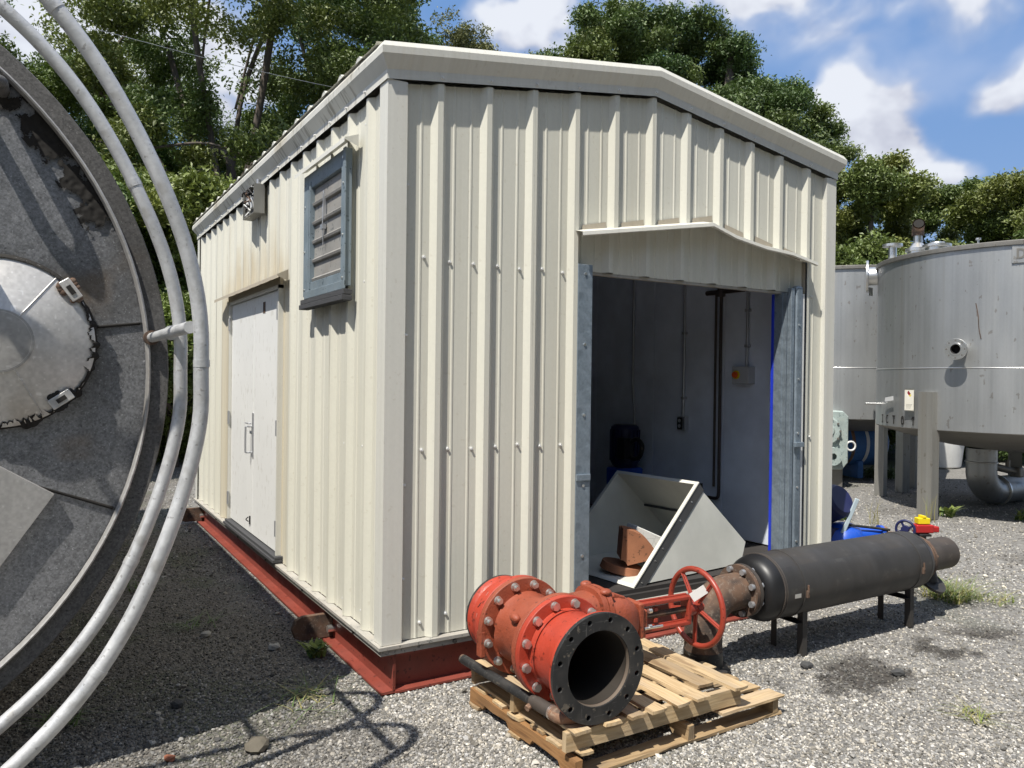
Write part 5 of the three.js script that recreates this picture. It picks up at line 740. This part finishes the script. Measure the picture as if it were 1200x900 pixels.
{ const t = thing('gear_valve', 'small valve with a dark blue handwheel, red gearbox and yellow indicator behind the silencer', 'valve', [4.72, 0.06, 0.10], -0.5);
  new B().latheZ([[0.09, -0.03], [0.155, -0.03], [0.155, 0.03], [0.09, 0.03]], m4().makeTranslation(0, 0.155, 0).multiply(m4().makeRotationY(0.5)), 36).build('valve_body', M.black, t);
  new B().cyl(V(0, 0.28, 0), V(0, 0.37, 0), 0.028).box(-0.05, 0.36, -0.05, 0.05, 0.38, 0.05, 0.004).build('neck', M.black, t);
  new B().add(new RoundedBoxGeometry(0.15, 0.07, 0.09, 1, 0.012), m4().makeTranslation(0.0, 0.42, 0)).add(new RoundedBoxGeometry(0.06, 0.05, 0.07, 1, 0.01), m4().makeTranslation(0.095, 0.415, 0)).build('gearbox', M.signalRed, t);
  new B().add(new RoundedBoxGeometry(0.10, 0.05, 0.07, 1, 0.006), m4().makeTranslation(-0.005, 0.484, 0)).add(new RoundedBoxGeometry(0.03, 0.02, 0.075, 1, 0.004), m4().makeTranslation(-0.005, 0.518, 0)).build('indicator', M.yellow, t);
  new B().cyl(V(-0.08, 0.42, 0.02), V(-0.17, 0.42, 0.04), 0.012).build('shaft', M.zinc, t);
  const w = new THREE.Group(); w.name = 'handwheel'; w.position.set(-0.17, 0.42, 0.04); w.rotation.y = -0.75; t.add(w); const pts = []; for (let k = 0; k < 24; k++) { const a = k / 24 * 6.283; pts.push(V(Math.cos(a) * 0.07, Math.sin(a) * 0.07, 0)); } new B().tube(pts, 0.0105, 8, 60, true).build('wheel_rim', M.navy, w);
  for (let k = 0; k < 4; k++) { const a = 0.5 + k * 1.5708; new B().add(new RoundedBoxGeometry(0.062, 0.018, 0.01, 1, 0.003), m4().makeRotationZ(a).multiply(m4().makeTranslation(0.036, 0, 0))).build('spoke', M.navy, w); } new B().latheZ([[0, -0.02], [0.03, -0.02], [0.03, 0.02], [0, 0.02]], m4(), 20).build('hub', M.navy, w);
}
// ================================================================== ground, gravel, weeds
const CAM = camera.position;
// patches: where the photograph shows darker earth / moss / stains (ground matter, with outlines of their own)
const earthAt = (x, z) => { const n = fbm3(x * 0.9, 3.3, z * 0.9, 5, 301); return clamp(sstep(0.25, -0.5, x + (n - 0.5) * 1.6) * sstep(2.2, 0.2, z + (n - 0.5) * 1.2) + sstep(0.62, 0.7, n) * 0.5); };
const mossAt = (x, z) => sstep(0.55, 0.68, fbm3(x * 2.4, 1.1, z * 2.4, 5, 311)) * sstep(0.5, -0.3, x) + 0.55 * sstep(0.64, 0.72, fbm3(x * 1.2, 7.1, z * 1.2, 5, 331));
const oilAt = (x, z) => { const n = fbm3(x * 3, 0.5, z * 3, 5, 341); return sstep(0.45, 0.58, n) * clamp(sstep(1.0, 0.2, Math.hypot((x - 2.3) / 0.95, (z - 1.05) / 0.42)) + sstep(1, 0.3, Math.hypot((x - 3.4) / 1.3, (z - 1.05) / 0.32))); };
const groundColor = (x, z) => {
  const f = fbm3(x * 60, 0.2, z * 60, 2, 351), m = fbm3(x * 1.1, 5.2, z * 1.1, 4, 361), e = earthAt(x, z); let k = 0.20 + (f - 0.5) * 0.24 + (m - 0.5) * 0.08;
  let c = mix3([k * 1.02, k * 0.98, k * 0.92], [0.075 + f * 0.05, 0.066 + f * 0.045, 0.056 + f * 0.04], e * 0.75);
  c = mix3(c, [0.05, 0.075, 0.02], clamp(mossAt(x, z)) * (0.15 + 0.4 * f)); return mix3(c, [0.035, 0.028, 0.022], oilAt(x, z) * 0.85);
};
{ // one sheet to the horizon; its middle carries the fine texture
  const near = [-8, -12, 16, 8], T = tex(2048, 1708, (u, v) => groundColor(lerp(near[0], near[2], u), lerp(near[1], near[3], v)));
  T.wrapS = T.wrapT = THREE.ClampToEdgeWrapping;
  const far = tex(1024, 1024, (u, v) => { const f = fbm(u, v, 200, 200, 3, 5), b = fbm(u, v, 4, 4, 5, 8); const k = 0.18 + (f - 0.5) * 0.16 + (b - 0.5) * 0.08; return mix3([k, k * 0.97, k * 0.9], [0.06, 0.08, 0.03], sstep(0.5, 0.66, fbm(u, v, 9, 9, 5, 12)) * 0.6); }, { sx: 9, sy: 9 });
  const bump = tex(1024, 1024, (u, v) => fbm(u, v, 90, 90, 3, 15) * 0.8 + fbm(u, v, 24, 24, 3, 9) * 0.5, { srgb: false, sx: 1.6, sy: 1.6 });
  // undulating near sheet
  const gh = (x, z) => (fbm3(x * 0.7, 0.1, z * 0.7, 3, 371) - 0.5) * 0.02;
  const g = new THREE.PlaneGeometry(24, 20, 120, 100); g.rotateX(-Math.PI / 2); g.translate(4, 0, -2);
  const p = g.attributes.position, uv = g.attributes.uv, uv1 = new Float32Array(p.count * 2);
  for (let i = 0; i < p.count; i++) { const x = p.getX(i), z = p.getZ(i); p.setY(i, gh(x, z) - 0.008); uv.setXY(i, (x - near[0]) / 24, (z - near[1]) / 20); uv1[i * 2] = x; uv1[i * 2 + 1] = z; }
  g.setAttribute('uv1', new THREE.BufferAttribute(uv1, 2)); g.computeVertexNormals(); bump.channel = 1;
  mesh('ground', g, S({ map: T, bumpMap: bump, bumpScale: 0.02, roughness: 0.95 }), null, { kind: 'structure' });
  const h = new THREE.RingGeometry(0.1, 1, 4, 1); void h;
  const sh = new THREE.Shape([[-400, -400], [400, -400], [400, 400], [-400, 400]].map(([a, b]) => new THREE.Vector2(a, b))); sh.holes.push(new THREE.Path([[-7.95, -7.95], [-7.95, 11.95], [15.95, 11.95], [15.95, -7.95]].map(([a, b]) => new THREE.Vector2(a, b))));
  const og = new THREE.ShapeGeometry(sh); og.rotateX(-Math.PI / 2); og.translate(0, -0.012, 0); const op = og.attributes.position, ou = og.attributes.uv; for (let i = 0; i < op.count; i++) ou.setXY(i, op.getX(i), op.getZ(i));
  mesh('ground', og, S({ map: far, roughness: 0.95 }), null, { kind: 'structure' });
}
{ // loose gravel, real stones, thinning with distance
  const r = rng(2024), variants = [];
  for (let k = 0; k < 4; k++) { const g = new THREE.IcosahedronGeometry(1, 0), p = g.attributes.position, map = new Map(); for (let i = 0; i < p.count; i++) { const key = [p.getX(i), p.getY(i), p.getZ(i)].map((q) => q.toFixed(3)).join(); if (!map.has(key)) map.set(key, [0.65 + r() * 0.6, 0.65 + r() * 0.6, 0.65 + r() * 0.6]); const s = map.get(key); p.setXYZ(i, p.getX(i) * s[0], p.getY(i) * s[1] * 0.62, p.getZ(i) * s[2]); } g.deleteAttribute('uv'); g.computeVertexNormals(); variants.push(g); }
  const stoneMat = new THREE.MeshStandardMaterial({ roughness: 0.85 }), lists = [[], [], [], []];
  const inSkid = (x, z) => x > 0.0 && x < BW && z < 0.0 && z > -BL;
  const want = 400000; let tries = 0; const q = new THREE.Quaternion(), e = new THREE.Euler(), M4 = m4(), col = new THREE.Color();
  const fwd = V(0.5197, 0, -0.8543), rt = V(0.8543, 0, 0.5197);
  for (let n = 0; n < want && tries < want * 4; tries++) {
    // distance law: as many stones per unit of viewed angle near and far
    const d = 2.0 / (1 - r() * 0.875), az = (r() - 0.5) * 1.75, rx = Math.sin(az) * d, fz = Math.cos(az) * d, x = CAM.x + fwd.x * fz + rt.x * rx, z = CAM.z + fwd.z * fz + rt.z * rx;
    if (inSkid(x, z)) continue; n++;
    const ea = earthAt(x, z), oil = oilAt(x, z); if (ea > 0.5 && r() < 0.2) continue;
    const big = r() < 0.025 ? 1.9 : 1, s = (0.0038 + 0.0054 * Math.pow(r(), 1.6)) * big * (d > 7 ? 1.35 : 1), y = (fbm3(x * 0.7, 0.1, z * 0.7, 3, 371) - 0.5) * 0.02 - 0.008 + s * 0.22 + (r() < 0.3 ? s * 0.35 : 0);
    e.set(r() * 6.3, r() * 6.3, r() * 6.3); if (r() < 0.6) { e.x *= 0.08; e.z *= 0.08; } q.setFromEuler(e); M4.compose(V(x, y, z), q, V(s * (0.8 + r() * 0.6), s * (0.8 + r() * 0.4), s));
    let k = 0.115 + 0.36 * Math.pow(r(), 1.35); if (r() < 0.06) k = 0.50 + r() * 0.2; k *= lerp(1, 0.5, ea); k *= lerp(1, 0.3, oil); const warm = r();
    col.setRGB(k * (1.02 + warm * 0.10), k * (1.0 + warm * 0.02), k * (0.97 - warm * 0.12));
    lists[Math.floor(r() * 4)].push([M4.clone(), col.clone()]);
  }
  const grp = new THREE.Group(); grp.name = 'gravel'; grp.userData.kind = 'stuff'; scene.add(grp);
  lists.forEach((L, k) => { const im = new THREE.InstancedMesh(variants[k], stoneMat, L.length); im.name = 'gravel_stones'; im.userData.kind = 'stuff'; im.castShadow = im.receiveShadow = true; L.forEach(([m, c], i) => { im.setMatrixAt(i, m); im.setColorAt(i, c); }); grp.add(im); });
}
{ // a few larger stones one could pick up
  const r = rng(88), spots = [[-0.94, -0.39, 0.035, 0, 'dark rounded stone on the shaded ground left of the building'], [-0.70, 0.26, 0.05, 1, 'small clod of soil at the sunlit edge of the tank shadow'], [-0.30, -1.0, 0.032, 2, 'pale flat stone on the shaded ground by the rear of the near lug'], [-1.05, 0.18, 0.022, 3, 'reddish stone lying at the bottom left of the scene'], [2.7, 1.17, 0.03, 0, 'dark stone on the sunlit gravel in front of the silencer'], [-0.62, -1.45, 0.03, 2, 'pale stone further back on the shaded ground'], [2.33, 0.83, 0.03, 0, 'dark stone by the near left leg of the silencer stand']];
  const cols = [C(0.06, 0.06, 0.06), C(0.12, 0.105, 0.08), C(0.32, 0.31, 0.29), C(0.30, 0.11, 0.06)];
  for (const [x, z, s, c, label] of spots) { const g = new THREE.IcosahedronGeometry(s, 1), p = g.attributes.position; for (let i = 0; i < p.count; i++) { const k = 0.55 + 0.9 * fbm3(p.getX(i) / s * 1.6 + x * 9, p.getY(i) / s * 1.2, p.getZ(i) / s * 1.2, 3, 5); p.setXYZ(i, p.getX(i) * k * 1.2, p.getY(i) * k * 0.7, p.getZ(i) * k); } g.computeVertexNormals(); const o = mesh('stone', g, new THREE.MeshStandardMaterial({ color: cols[c], roughness: 0.9 }), null); o.position.set(x, s * 0.35, z); o.rotation.y = r() * 6; tag(o, label, 'stone'); }
}
const leafMats = [C(0.10, 0.17, 0.03), C(0.07, 0.12, 0.026), C(0.22, 0.28, 0.05), C(0.32, 0.29, 0.10)].map((color) => P({ color, roughness: 0.75, transmission: 0.35, thickness: 0 }));
function weed(label, x, z, h, n, spread, mats, seed, broad = false) {
  const t = thing('weed', label, 'weed', [x, 0, z]), r = rng(seed), groups = mats.map(() => new B());
  for (let k = 0; k < n; k++) { const a = r() * 6.283, L = h * (0.5 + r() * 0.6), lean = spread * (0.3 + r()), ox = (r() - 0.5) * spread * 0.9, oz = (r() - 0.5) * spread * 0.9, w = (broad ? 0.018 : 0.004) * (0.7 + r() * 0.6), pos = [], N = 4; const side = V(-Math.sin(a), 0, Math.cos(a));
    const pt = (i, s) => { const q = i / N, ww = w * (broad ? Math.sin(Math.min(1, q * 0.9 + 0.1) * Math.PI) : 1 - q * 0.9); return [ox + Math.cos(a) * lean * q * q + side.x * s * ww, L * (q - 0.28 * q * q), oz + Math.sin(a) * lean * q * q + side.z * s * ww]; };
    for (let i = 0; i < N; i++) pos.push(...pt(i, -1), ...pt(i, 1), ...pt(i + 1, 1), ...pt(i, -1), ...pt(i + 1, 1), ...pt(i + 1, -1)); const g = new THREE.BufferGeometry(); g.setAttribute('position', new THREE.Float32BufferAttribute(pos, 3)); g.computeVertexNormals(); groups[Math.floor(r() * mats.length)].add(g); }
  groups.forEach((b, i) => { if (b.g.length) b.build('blades', mats[i], t, { kind: 'stuff' }); });
}
const L = leafMats;
weed('yellow green grass tuft at the right end of the silencer', 4.55, 0.42, 0.21, 300, 0.32, [L[2], L[3], L[0]], 1);
weed('low dry grass at the foot of the big tuft by the silencer', 4.80, 0.62, 0.10, 60, 0.28, [L[3], L[2]], 2);
weed('small green weed beside the near lifting lug of the skid', -0.12, -0.75, 0.12, 36, 0.09, [L[0], L[2]], 3, true);
weed('green weed at the foot of the front leg of the near tank', 8.35, -1.72, 0.20, 34, 0.16, [L[0], L[2]], 4, true);
weed('dry stalks standing on the gravel left of the front tank leg', 7.0, -1.85, 0.42, 16, 0.12, [L[3]], 5);
weed('short green weed among the gravel between the pump and the tank', 6.9, -2.2, 0.16, 22, 0.12, [L[0], L[2]], 6, true);
weed('thin weed climbing the front tank leg', 7.75, -1.62, 0.45, 12, 0.10, [L[2], L[3]], 7);
weed('green weed right of the front tank leg in its shade', 8.9, -1.1, 0.22, 26, 0.16, [L[0], L[2]], 8, true);
weed('flat dusty weed in the gravel at the lower right', 2.48, 1.70, 0.05, 50, 0.16, [L[2], L[3]], 9);
weed('sparse grass blades in the tank shadow at the lower left', -1.45, -0.45, 0.06, 50, 0.20, [L[0], L[1]], 10);
weed('thin grass in the shade behind the guard rail pipes', -0.85, -2.85, 0.10, 50, 0.22, [L[0], L[1]], 11);
weed('scattered blades on the shaded ground near the middle of the left wall', -0.60, -1.7, 0.05, 40, 0.24, [L[0], L[1]], 12);
weed('trailing green weeds on the edge of the shade before the skid corner', -0.35, -0.15, 0.05, 46, 0.26, [L[0], L[3]], 13);
weed('grassy clump between the tank legs in the background', 11.8, -4.6, 0.35, 120, 0.9, [L[0], L[2]], 14);
weed('green growth under the lying blue tank', 11.2, -4.6, 0.30, 90, 0.6, [L[0], L[1]], 15, true);
weed('grass in the sunny gap behind the near tank', 15.6, -6.4, 0.30, 160, 1.4, [L[2], L[0]], 16);
// ================================================================== trees behind the yard
const spray = (seed, n, len, wid, sx, sy) => { const r = rng(seed), pos = []; for (let k = 0; k < n; k++) { const c = V((r() - 0.5) * sx, (r() - 0.5) * sy, (r() - 0.5) * sx), u = V(r() - 0.5, (r() - 0.5) * 0.8, r() - 0.5).normalize(), n1 = V((r() - 0.5) * 0.9, r() * 0.9 + 0.25, (r() - 0.5) * 0.9).normalize(), w = n1.clone().cross(u).normalize(), l = len * (0.75 + r() * 0.5), q = wid * (0.75 + r() * 0.5); const p0 = c.clone().addScaledVector(u, -l), p1 = c.clone().addScaledVector(u, l), e = c.clone().addScaledVector(w, q).addScaledVector(n1, 0.010), f = c.clone().addScaledVector(w, -q).addScaledVector(n1, 0.010); pos.push(...p0.toArray(), ...e.toArray(), ...p1.toArray(), ...p0.toArray(), ...p1.toArray(), ...f.toArray()); } const g = new THREE.BufferGeometry(); g.setAttribute('position', new THREE.Float32BufferAttribute(pos, 3)); g.computeVertexNormals(); return g; };
const leafKinds = [spray(501, 20, 0.047, 0.022, 0.40, 0.26), spray(502, 22, 0.040, 0.020, 0.46, 0.22)];
const crownMat = P({ color: C(1, 1, 1), roughness: 0.55, transmission: 0.40, thickness: 0, side: THREE.DoubleSide });
// ground position on a bearing (given as the column where it stands in a 1200 wide view) and d metres from the viewer
const YAW = 0.5465, spot = (px, d) => { const a = YAW + Math.atan((px - 600) / 910); return [CAM.x + Math.sin(a) * d, CAM.z - Math.cos(a) * d]; };
const topAt = (py, px, d) => CAM.y + (450 - py) / 910 * d * Math.cos(Math.atan((px - 600) / 910)) - 0.1;
function tree(label, px, d, top, w, seed, { n = 5200, base = 0.28, tint = [0.060, 0.100, 0.022], lumps = 44, open = 0.12, size = 1, name = 'tree', limbs = 7, flat = 0.9, group, bear } = {}) {
  const [x, z] = bear === undefined ? spot(px, d) : [CAM.x + Math.sin(bear * D2R) * d, CAM.z - Math.cos(bear * D2R) * d], r = rng(seed), t = thing(name, label, name === 'shrub' ? 'shrub' : 'tree', [x, 0, z], 0, group), H = top;
  // trunk and limbs
  const b = new B(), tr = Math.max(0.05, H * 0.018), lean = [(r() - 0.5) * 0.8, (r() - 0.5) * 0.8], ends = [];
  const lumpList = []; for (let k = 0; k < lumps; k++) { const v = (k + r() * 0.9) / lumps, q = Math.pow(v, 0.85), yy = H * lerp(base, 0.955, q), prof = Math.pow(Math.sin(Math.PI * clamp(0.17 + q * 0.77)), 0.65), a = r() * 6.283, rad = w * 0.5 * prof * (r() < 0.16 ? 0.98 + 0.18 * r() : r() < 0.7 ? 0.60 + 0.32 * r() : 0.6 * r()); lumpList.push([Math.cos(a) * rad + lean[0] * q, yy, Math.sin(a) * rad + lean[1] * q, w * (0.055 + r() * r() * 0.13 + r() * 0.03) * (0.75 + prof * 0.4)]); }
  const fork = H * (base + 0.06);
  b.tube([V(0, -0.1, 0), V(lean[0] * 0.1 + (r() - 0.5) * 0.2, fork * 0.5, lean[1] * 0.1), V(lean[0] * 0.25, fork, lean[1] * 0.25)], tr, 9, 10);
  for (let k = 0; k < limbs; k++) { const L0 = lumpList[Math.floor(k / limbs * lumps)], p0 = V(lean[0] * 0.25 + (r() - 0.5) * 0.1, fork * (0.8 + r() * 0.25), lean[1] * 0.25 + (r() - 0.5) * 0.1), p2 = V(L0[0], L0[1], L0[2]), p1 = p0.clone().lerp(p2, 0.5).add(V((r() - 0.5) * w * 0.1, H * 0.05, (r() - 0.5) * w * 0.1)); b.tube([p0, p1, p2], tr * (0.22 + r() * 0.3), 6, 10); ends.push(p2);
    for (let j = 0; j < 2; j++) { const p3 = p1.clone().lerp(p2, r()), L1 = lumpList[Math.floor(r() * lumps)]; const p4 = V(L1[0], L1[1], L1[2]); if (p4.distanceTo(p3) < w * 0.45) b.tube([p3, p3.clone().lerp(p4, 0.5).add(V(0, H * 0.02, 0)), p4], tr * 0.13, 5, 8); } }
  b.build('trunk', M.bark, t);
  // leaf clumps: many small sprays round each lump, denser on its outside, gaps between lumps
  const total = lumpList.reduce((s, l) => s + l[3] * l[3], 0), mats = [[], []], q = new THREE.Quaternion(), e = new THREE.Euler(), c = new THREE.Color();
  for (const [lx, ly, lz, lr] of lumpList) { const sub = []; for (let k = 0; k < 9; k++) { const a = r() * 6.283, u = r() * 2 - 1, s = Math.sqrt(1 - u * u), rr = lr * (0.45 + 0.55 * r()); sub.push([lx + Math.cos(a) * s * rr, ly + u * rr * flat * 0.8, lz + Math.sin(a) * s * rr, lr * (0.28 + r() * 0.28)]); }
    const cnt = Math.round(2.1 * n * lr * lr / total); const hue = r();
    for (let k = 0; k < cnt; k++) { const [sx, sy, sz, sr] = sub[Math.floor(r() * 9)], a = r() * 6.283, u = r() * 2 - 1, s = Math.sqrt(1 - u * u), rr = sr * Math.pow(r(), 0.45); const px_ = sx + Math.cos(a) * s * rr, py_ = sy + u * rr * 0.75, pz_ = sz + Math.sin(a) * s * rr; if (py_ < 0.1 || vn3(px_ * 1.25, py_ * 1.25, pz_ * 1.25, seed) < open) continue;
      e.set((r() - 0.5) * 1.4, r() * 6.283, (r() - 0.5) * 1.4); q.setFromEuler(e); const sc = size * (0.75 + r() * 0.6), k2 = 0.7 + r() * 0.6; c.setRGB(tint[0] * 2.35 * k2 * (0.85 + hue * 0.4), tint[1] * 2.15 * k2 * (0.95 + hue * 0.12), tint[2] * 2.0 * k2);
      mats[r() < 0.5 ? 0 : 1].push([m4().compose(V(px_, py_, pz_), q, V(sc, sc, sc)), c.clone()]); } }
  mats.forEach((Ls, k) => { const im = new THREE.InstancedMesh(leafKinds[k], crownMat, Ls.length); im.name = 'crown'; im.userData.kind = 'stuff'; im.castShadow = im.receiveShadow = true; Ls.forEach(([m, cc], i) => { im.setMatrixAt(i, m); im.setColorAt(i, cc); }); t.add(im); });
  return t;
}
const T = (py, px, d) => topAt(py, px, d);
tree('tall oak with a forked dark trunk above the left eave', 268, 19, 12.8, 8.6, 11, { n: 8600, base: 0.28, lumps: 62, open: 0.44, limbs: 12, tint: [0.066, 0.098, 0.022] });
tree('broad leafy tree at the far left behind the tank', 55, 21, 9.4, 6.2, 12, { n: 5600, base: 0.16, lumps: 48, open: 0.45, limbs: 10, tint: [0.062, 0.104, 0.022] });
tree('dense tree between the left oak and the building eave', 395, 24, T(-30, 395, 24), 6.2, 13, { n: 6500, base: 0.2, lumps: 48, open: 0.18, tint: [0.052, 0.090, 0.020] });
tree('dark tree filling the gap behind the left oak', 165, 26, 11.2, 9.0, 14, { n: 7500, base: 0.12, lumps: 60, open: 0.30, tint: [0.046, 0.082, 0.018] });
tree('tree with a small round top just above the near roof corner', 478, 26, T(12, 478, 26), 4.2, 15, { n: 4500, base: 0.2, tint: [0.052, 0.092, 0.022] });
tree('thin grey green treetop with sky showing through above the left roof slope', 556, 28, T(20, 556, 28), 7.0, 16, { n: 3400, base: 0.2, open: 0.46, tint: [0.085, 0.105, 0.040] });
tree('tall bushy tree behind the roof ridge, left of the pair', 700, 22, T(-4, 700, 22), 5.4, 17, { n: 7000, base: 0.25, lumps: 48, open: 0.12, tint: [0.058, 0.092, 0.022] });
tree('tall dark tree behind the roof ridge, right of the pair', 812, 23, T(14, 812, 23), 5.6, 18, { n: 7000, base: 0.25, lumps: 48, open: 0.12, tint: [0.046, 0.080, 0.020] });
tree('round tree stepping down behind the right roof slope', 918, 24, T(84, 912, 24), 4.6, 19, { n: 6000, base: 0.2, lumps: 42, open: 0.10, tint: [0.060, 0.094, 0.024] });
tree('lower olive green tree beside the right corner of the building', 1008, 22, T(172, 1008, 22), 4.0, 20, { n: 6500, base: 0.08, lumps: 48, open: 0.08, tint: [0.078, 0.108, 0.026] });
tree('tree behind the left side of the near tank roof', 1085, 27, T(222, 1085, 27), 4.6, 21, { n: 5500, base: 0.08, lumps: 45, tint: [0.070, 0.102, 0.024] });
tree('round topped tree behind the right side of the near tank roof', 1172, 25, T(203, 1172, 25), 4.4, 22, { n: 5500, base: 0.08, lumps: 45, tint: [0.078, 0.110, 0.026] });
tree('tree at the far right edge of the yard', 1300, 25, T(215, 1290, 25), 5.6, 23, { n: 5000, base: 0.08, lumps: 42, tint: [0.070, 0.104, 0.024] });
tree('tree on the extreme left, mostly outside the view', -120, 22, 11.0, 6.5, 24, { n: 4500, base: 0.15, lumps: 42, open: 0.2 });
tree('bushy young oak behind the left rear of the building', 205, 15.5, T(205, 205, 15.5), 4.6, 25, { n: 5200, base: 0.1, lumps: 42, tint: [0.085, 0.125, 0.028], name: 'shrub', limbs: 5 });
tree('leafy shrub behind the guard rails at the left', 110, 16.5, T(250, 110, 16.5), 4.4, 26, { n: 4200, base: 0.05, lumps: 38, tint: [0.070, 0.112, 0.024], name: 'shrub', limbs: 5 });
tree('dark shrub low behind the rear left corner', 300, 17, T(255, 300, 17), 4.0, 27, { n: 3600, base: 0.05, lumps: 32, tint: [0.050, 0.085, 0.020], name: 'shrub', limbs: 4 });
tree('low shrub between the building and the second stainless tank', 1000, 18.5, T(275, 1000, 18.5), 3.4, 28, { n: 4500, base: 0.04, lumps: 35, tint: [0.062, 0.100, 0.024], name: 'shrub', limbs: 4 });
tree('wide shrub behind the stainless tanks', 1100, 21, T(300, 1100, 21), 6.5, 29, { n: 5500, base: 0.03, lumps: 42, tint: [0.058, 0.092, 0.022], name: 'shrub', limbs: 4 });
tree('shrub at the far right behind the white tub', 1215, 22, T(330, 1215, 22), 5.0, 30, { n: 4200, base: 0.03, lumps: 35, tint: [0.058, 0.092, 0.022], name: 'shrub', limbs: 4 });
for (const [k, px] of [560, 700, 850, 930].entries()) tree(['low shrub hidden behind the building, left', 'low shrub hidden behind the building, middle', 'low shrub hidden behind the building, right of middle', 'low shrub hidden behind the building, far right'][k], px, 20, 4.5, 5, 40 + k, { n: 2200, base: 0.03, lumps: 29, name: 'shrub', limbs: 3 });
{ const a = spot(1050, 34), b = spot(1120, 36), o = new B(); const p = [V(a[0], T(216, 1050, 34), a[1]), V((a[0] + b[0]) / 2, T(222, 1084, 35), (a[1] + b[1]) / 2), V(b[0], T(226, 1120, 36), b[1])]; tag(o.tube(p, 0.03, 5).build('overhead_wire', M.blackPlain, null), 'thin overhead wire above the trees at the right', 'wire'); const c = spot(1075, 34.5), t = thing('utility_pole', 'tip of a dark utility pole poking out of the trees at the right', 'utility pole', [c[0], 0, c[1]]); const h = T(213, 1075, 34.5); new B().cyl(V(0, 0, 0), V(0, h, 0), 0.14, 0.10, 12).build('pole', M.bark, t); new B().cyl(V(0, h - 0.5, 0), V(0, h + 0.05, 0), 0.17, 0.12, 12).build('insulator', M.blackPlain, t); }
{ const pt = (px, py, d) => { const s = spot(px, d); return V(s[0], T(py, px, d), s[1]); }; tag(new B().tube([pt(110, 40, 14), pt(260, 78, 15), pt(385, 105, 16), pt(470, 118, 17)], 0.005, 5).build('overhead_wire', M.conduit, null), 'thin pale service wire crossing in front of the left oak', 'wire'); }

// the tree belt goes on round the yard: it darkens the low sky behind and left of the viewer, as the shaded fronts and the steel plates show
{ const r = rng(900); const ring = [[150, 12, 'viewer, half right', 11], [172, 11, 'viewer, right', 10.5], [196, 12, 'viewer', 10], [222, 20, 'viewer, left', 6], [242, 21, 'lying tank, front', 6], [262, 22, 'lying tank, middle', 7], [282, 22, 'lying tank, back', 8], [128, 13, 'gravel yard on the right', 11], [108, 18, 'gravel yard, far right', 11]];
  for (const [k, [bear, d, where, top]] of ring.entries()) tree('broad tree outside the view, behind the ' + where, 600 + 910 * 0, d, top + r(), 8.5, 60 + k, { n: 2600, base: 0.06, lumps: 40, open: 0.0, size: 1.9, limbs: 5, bear }); }

renderer.render(scene, camera);
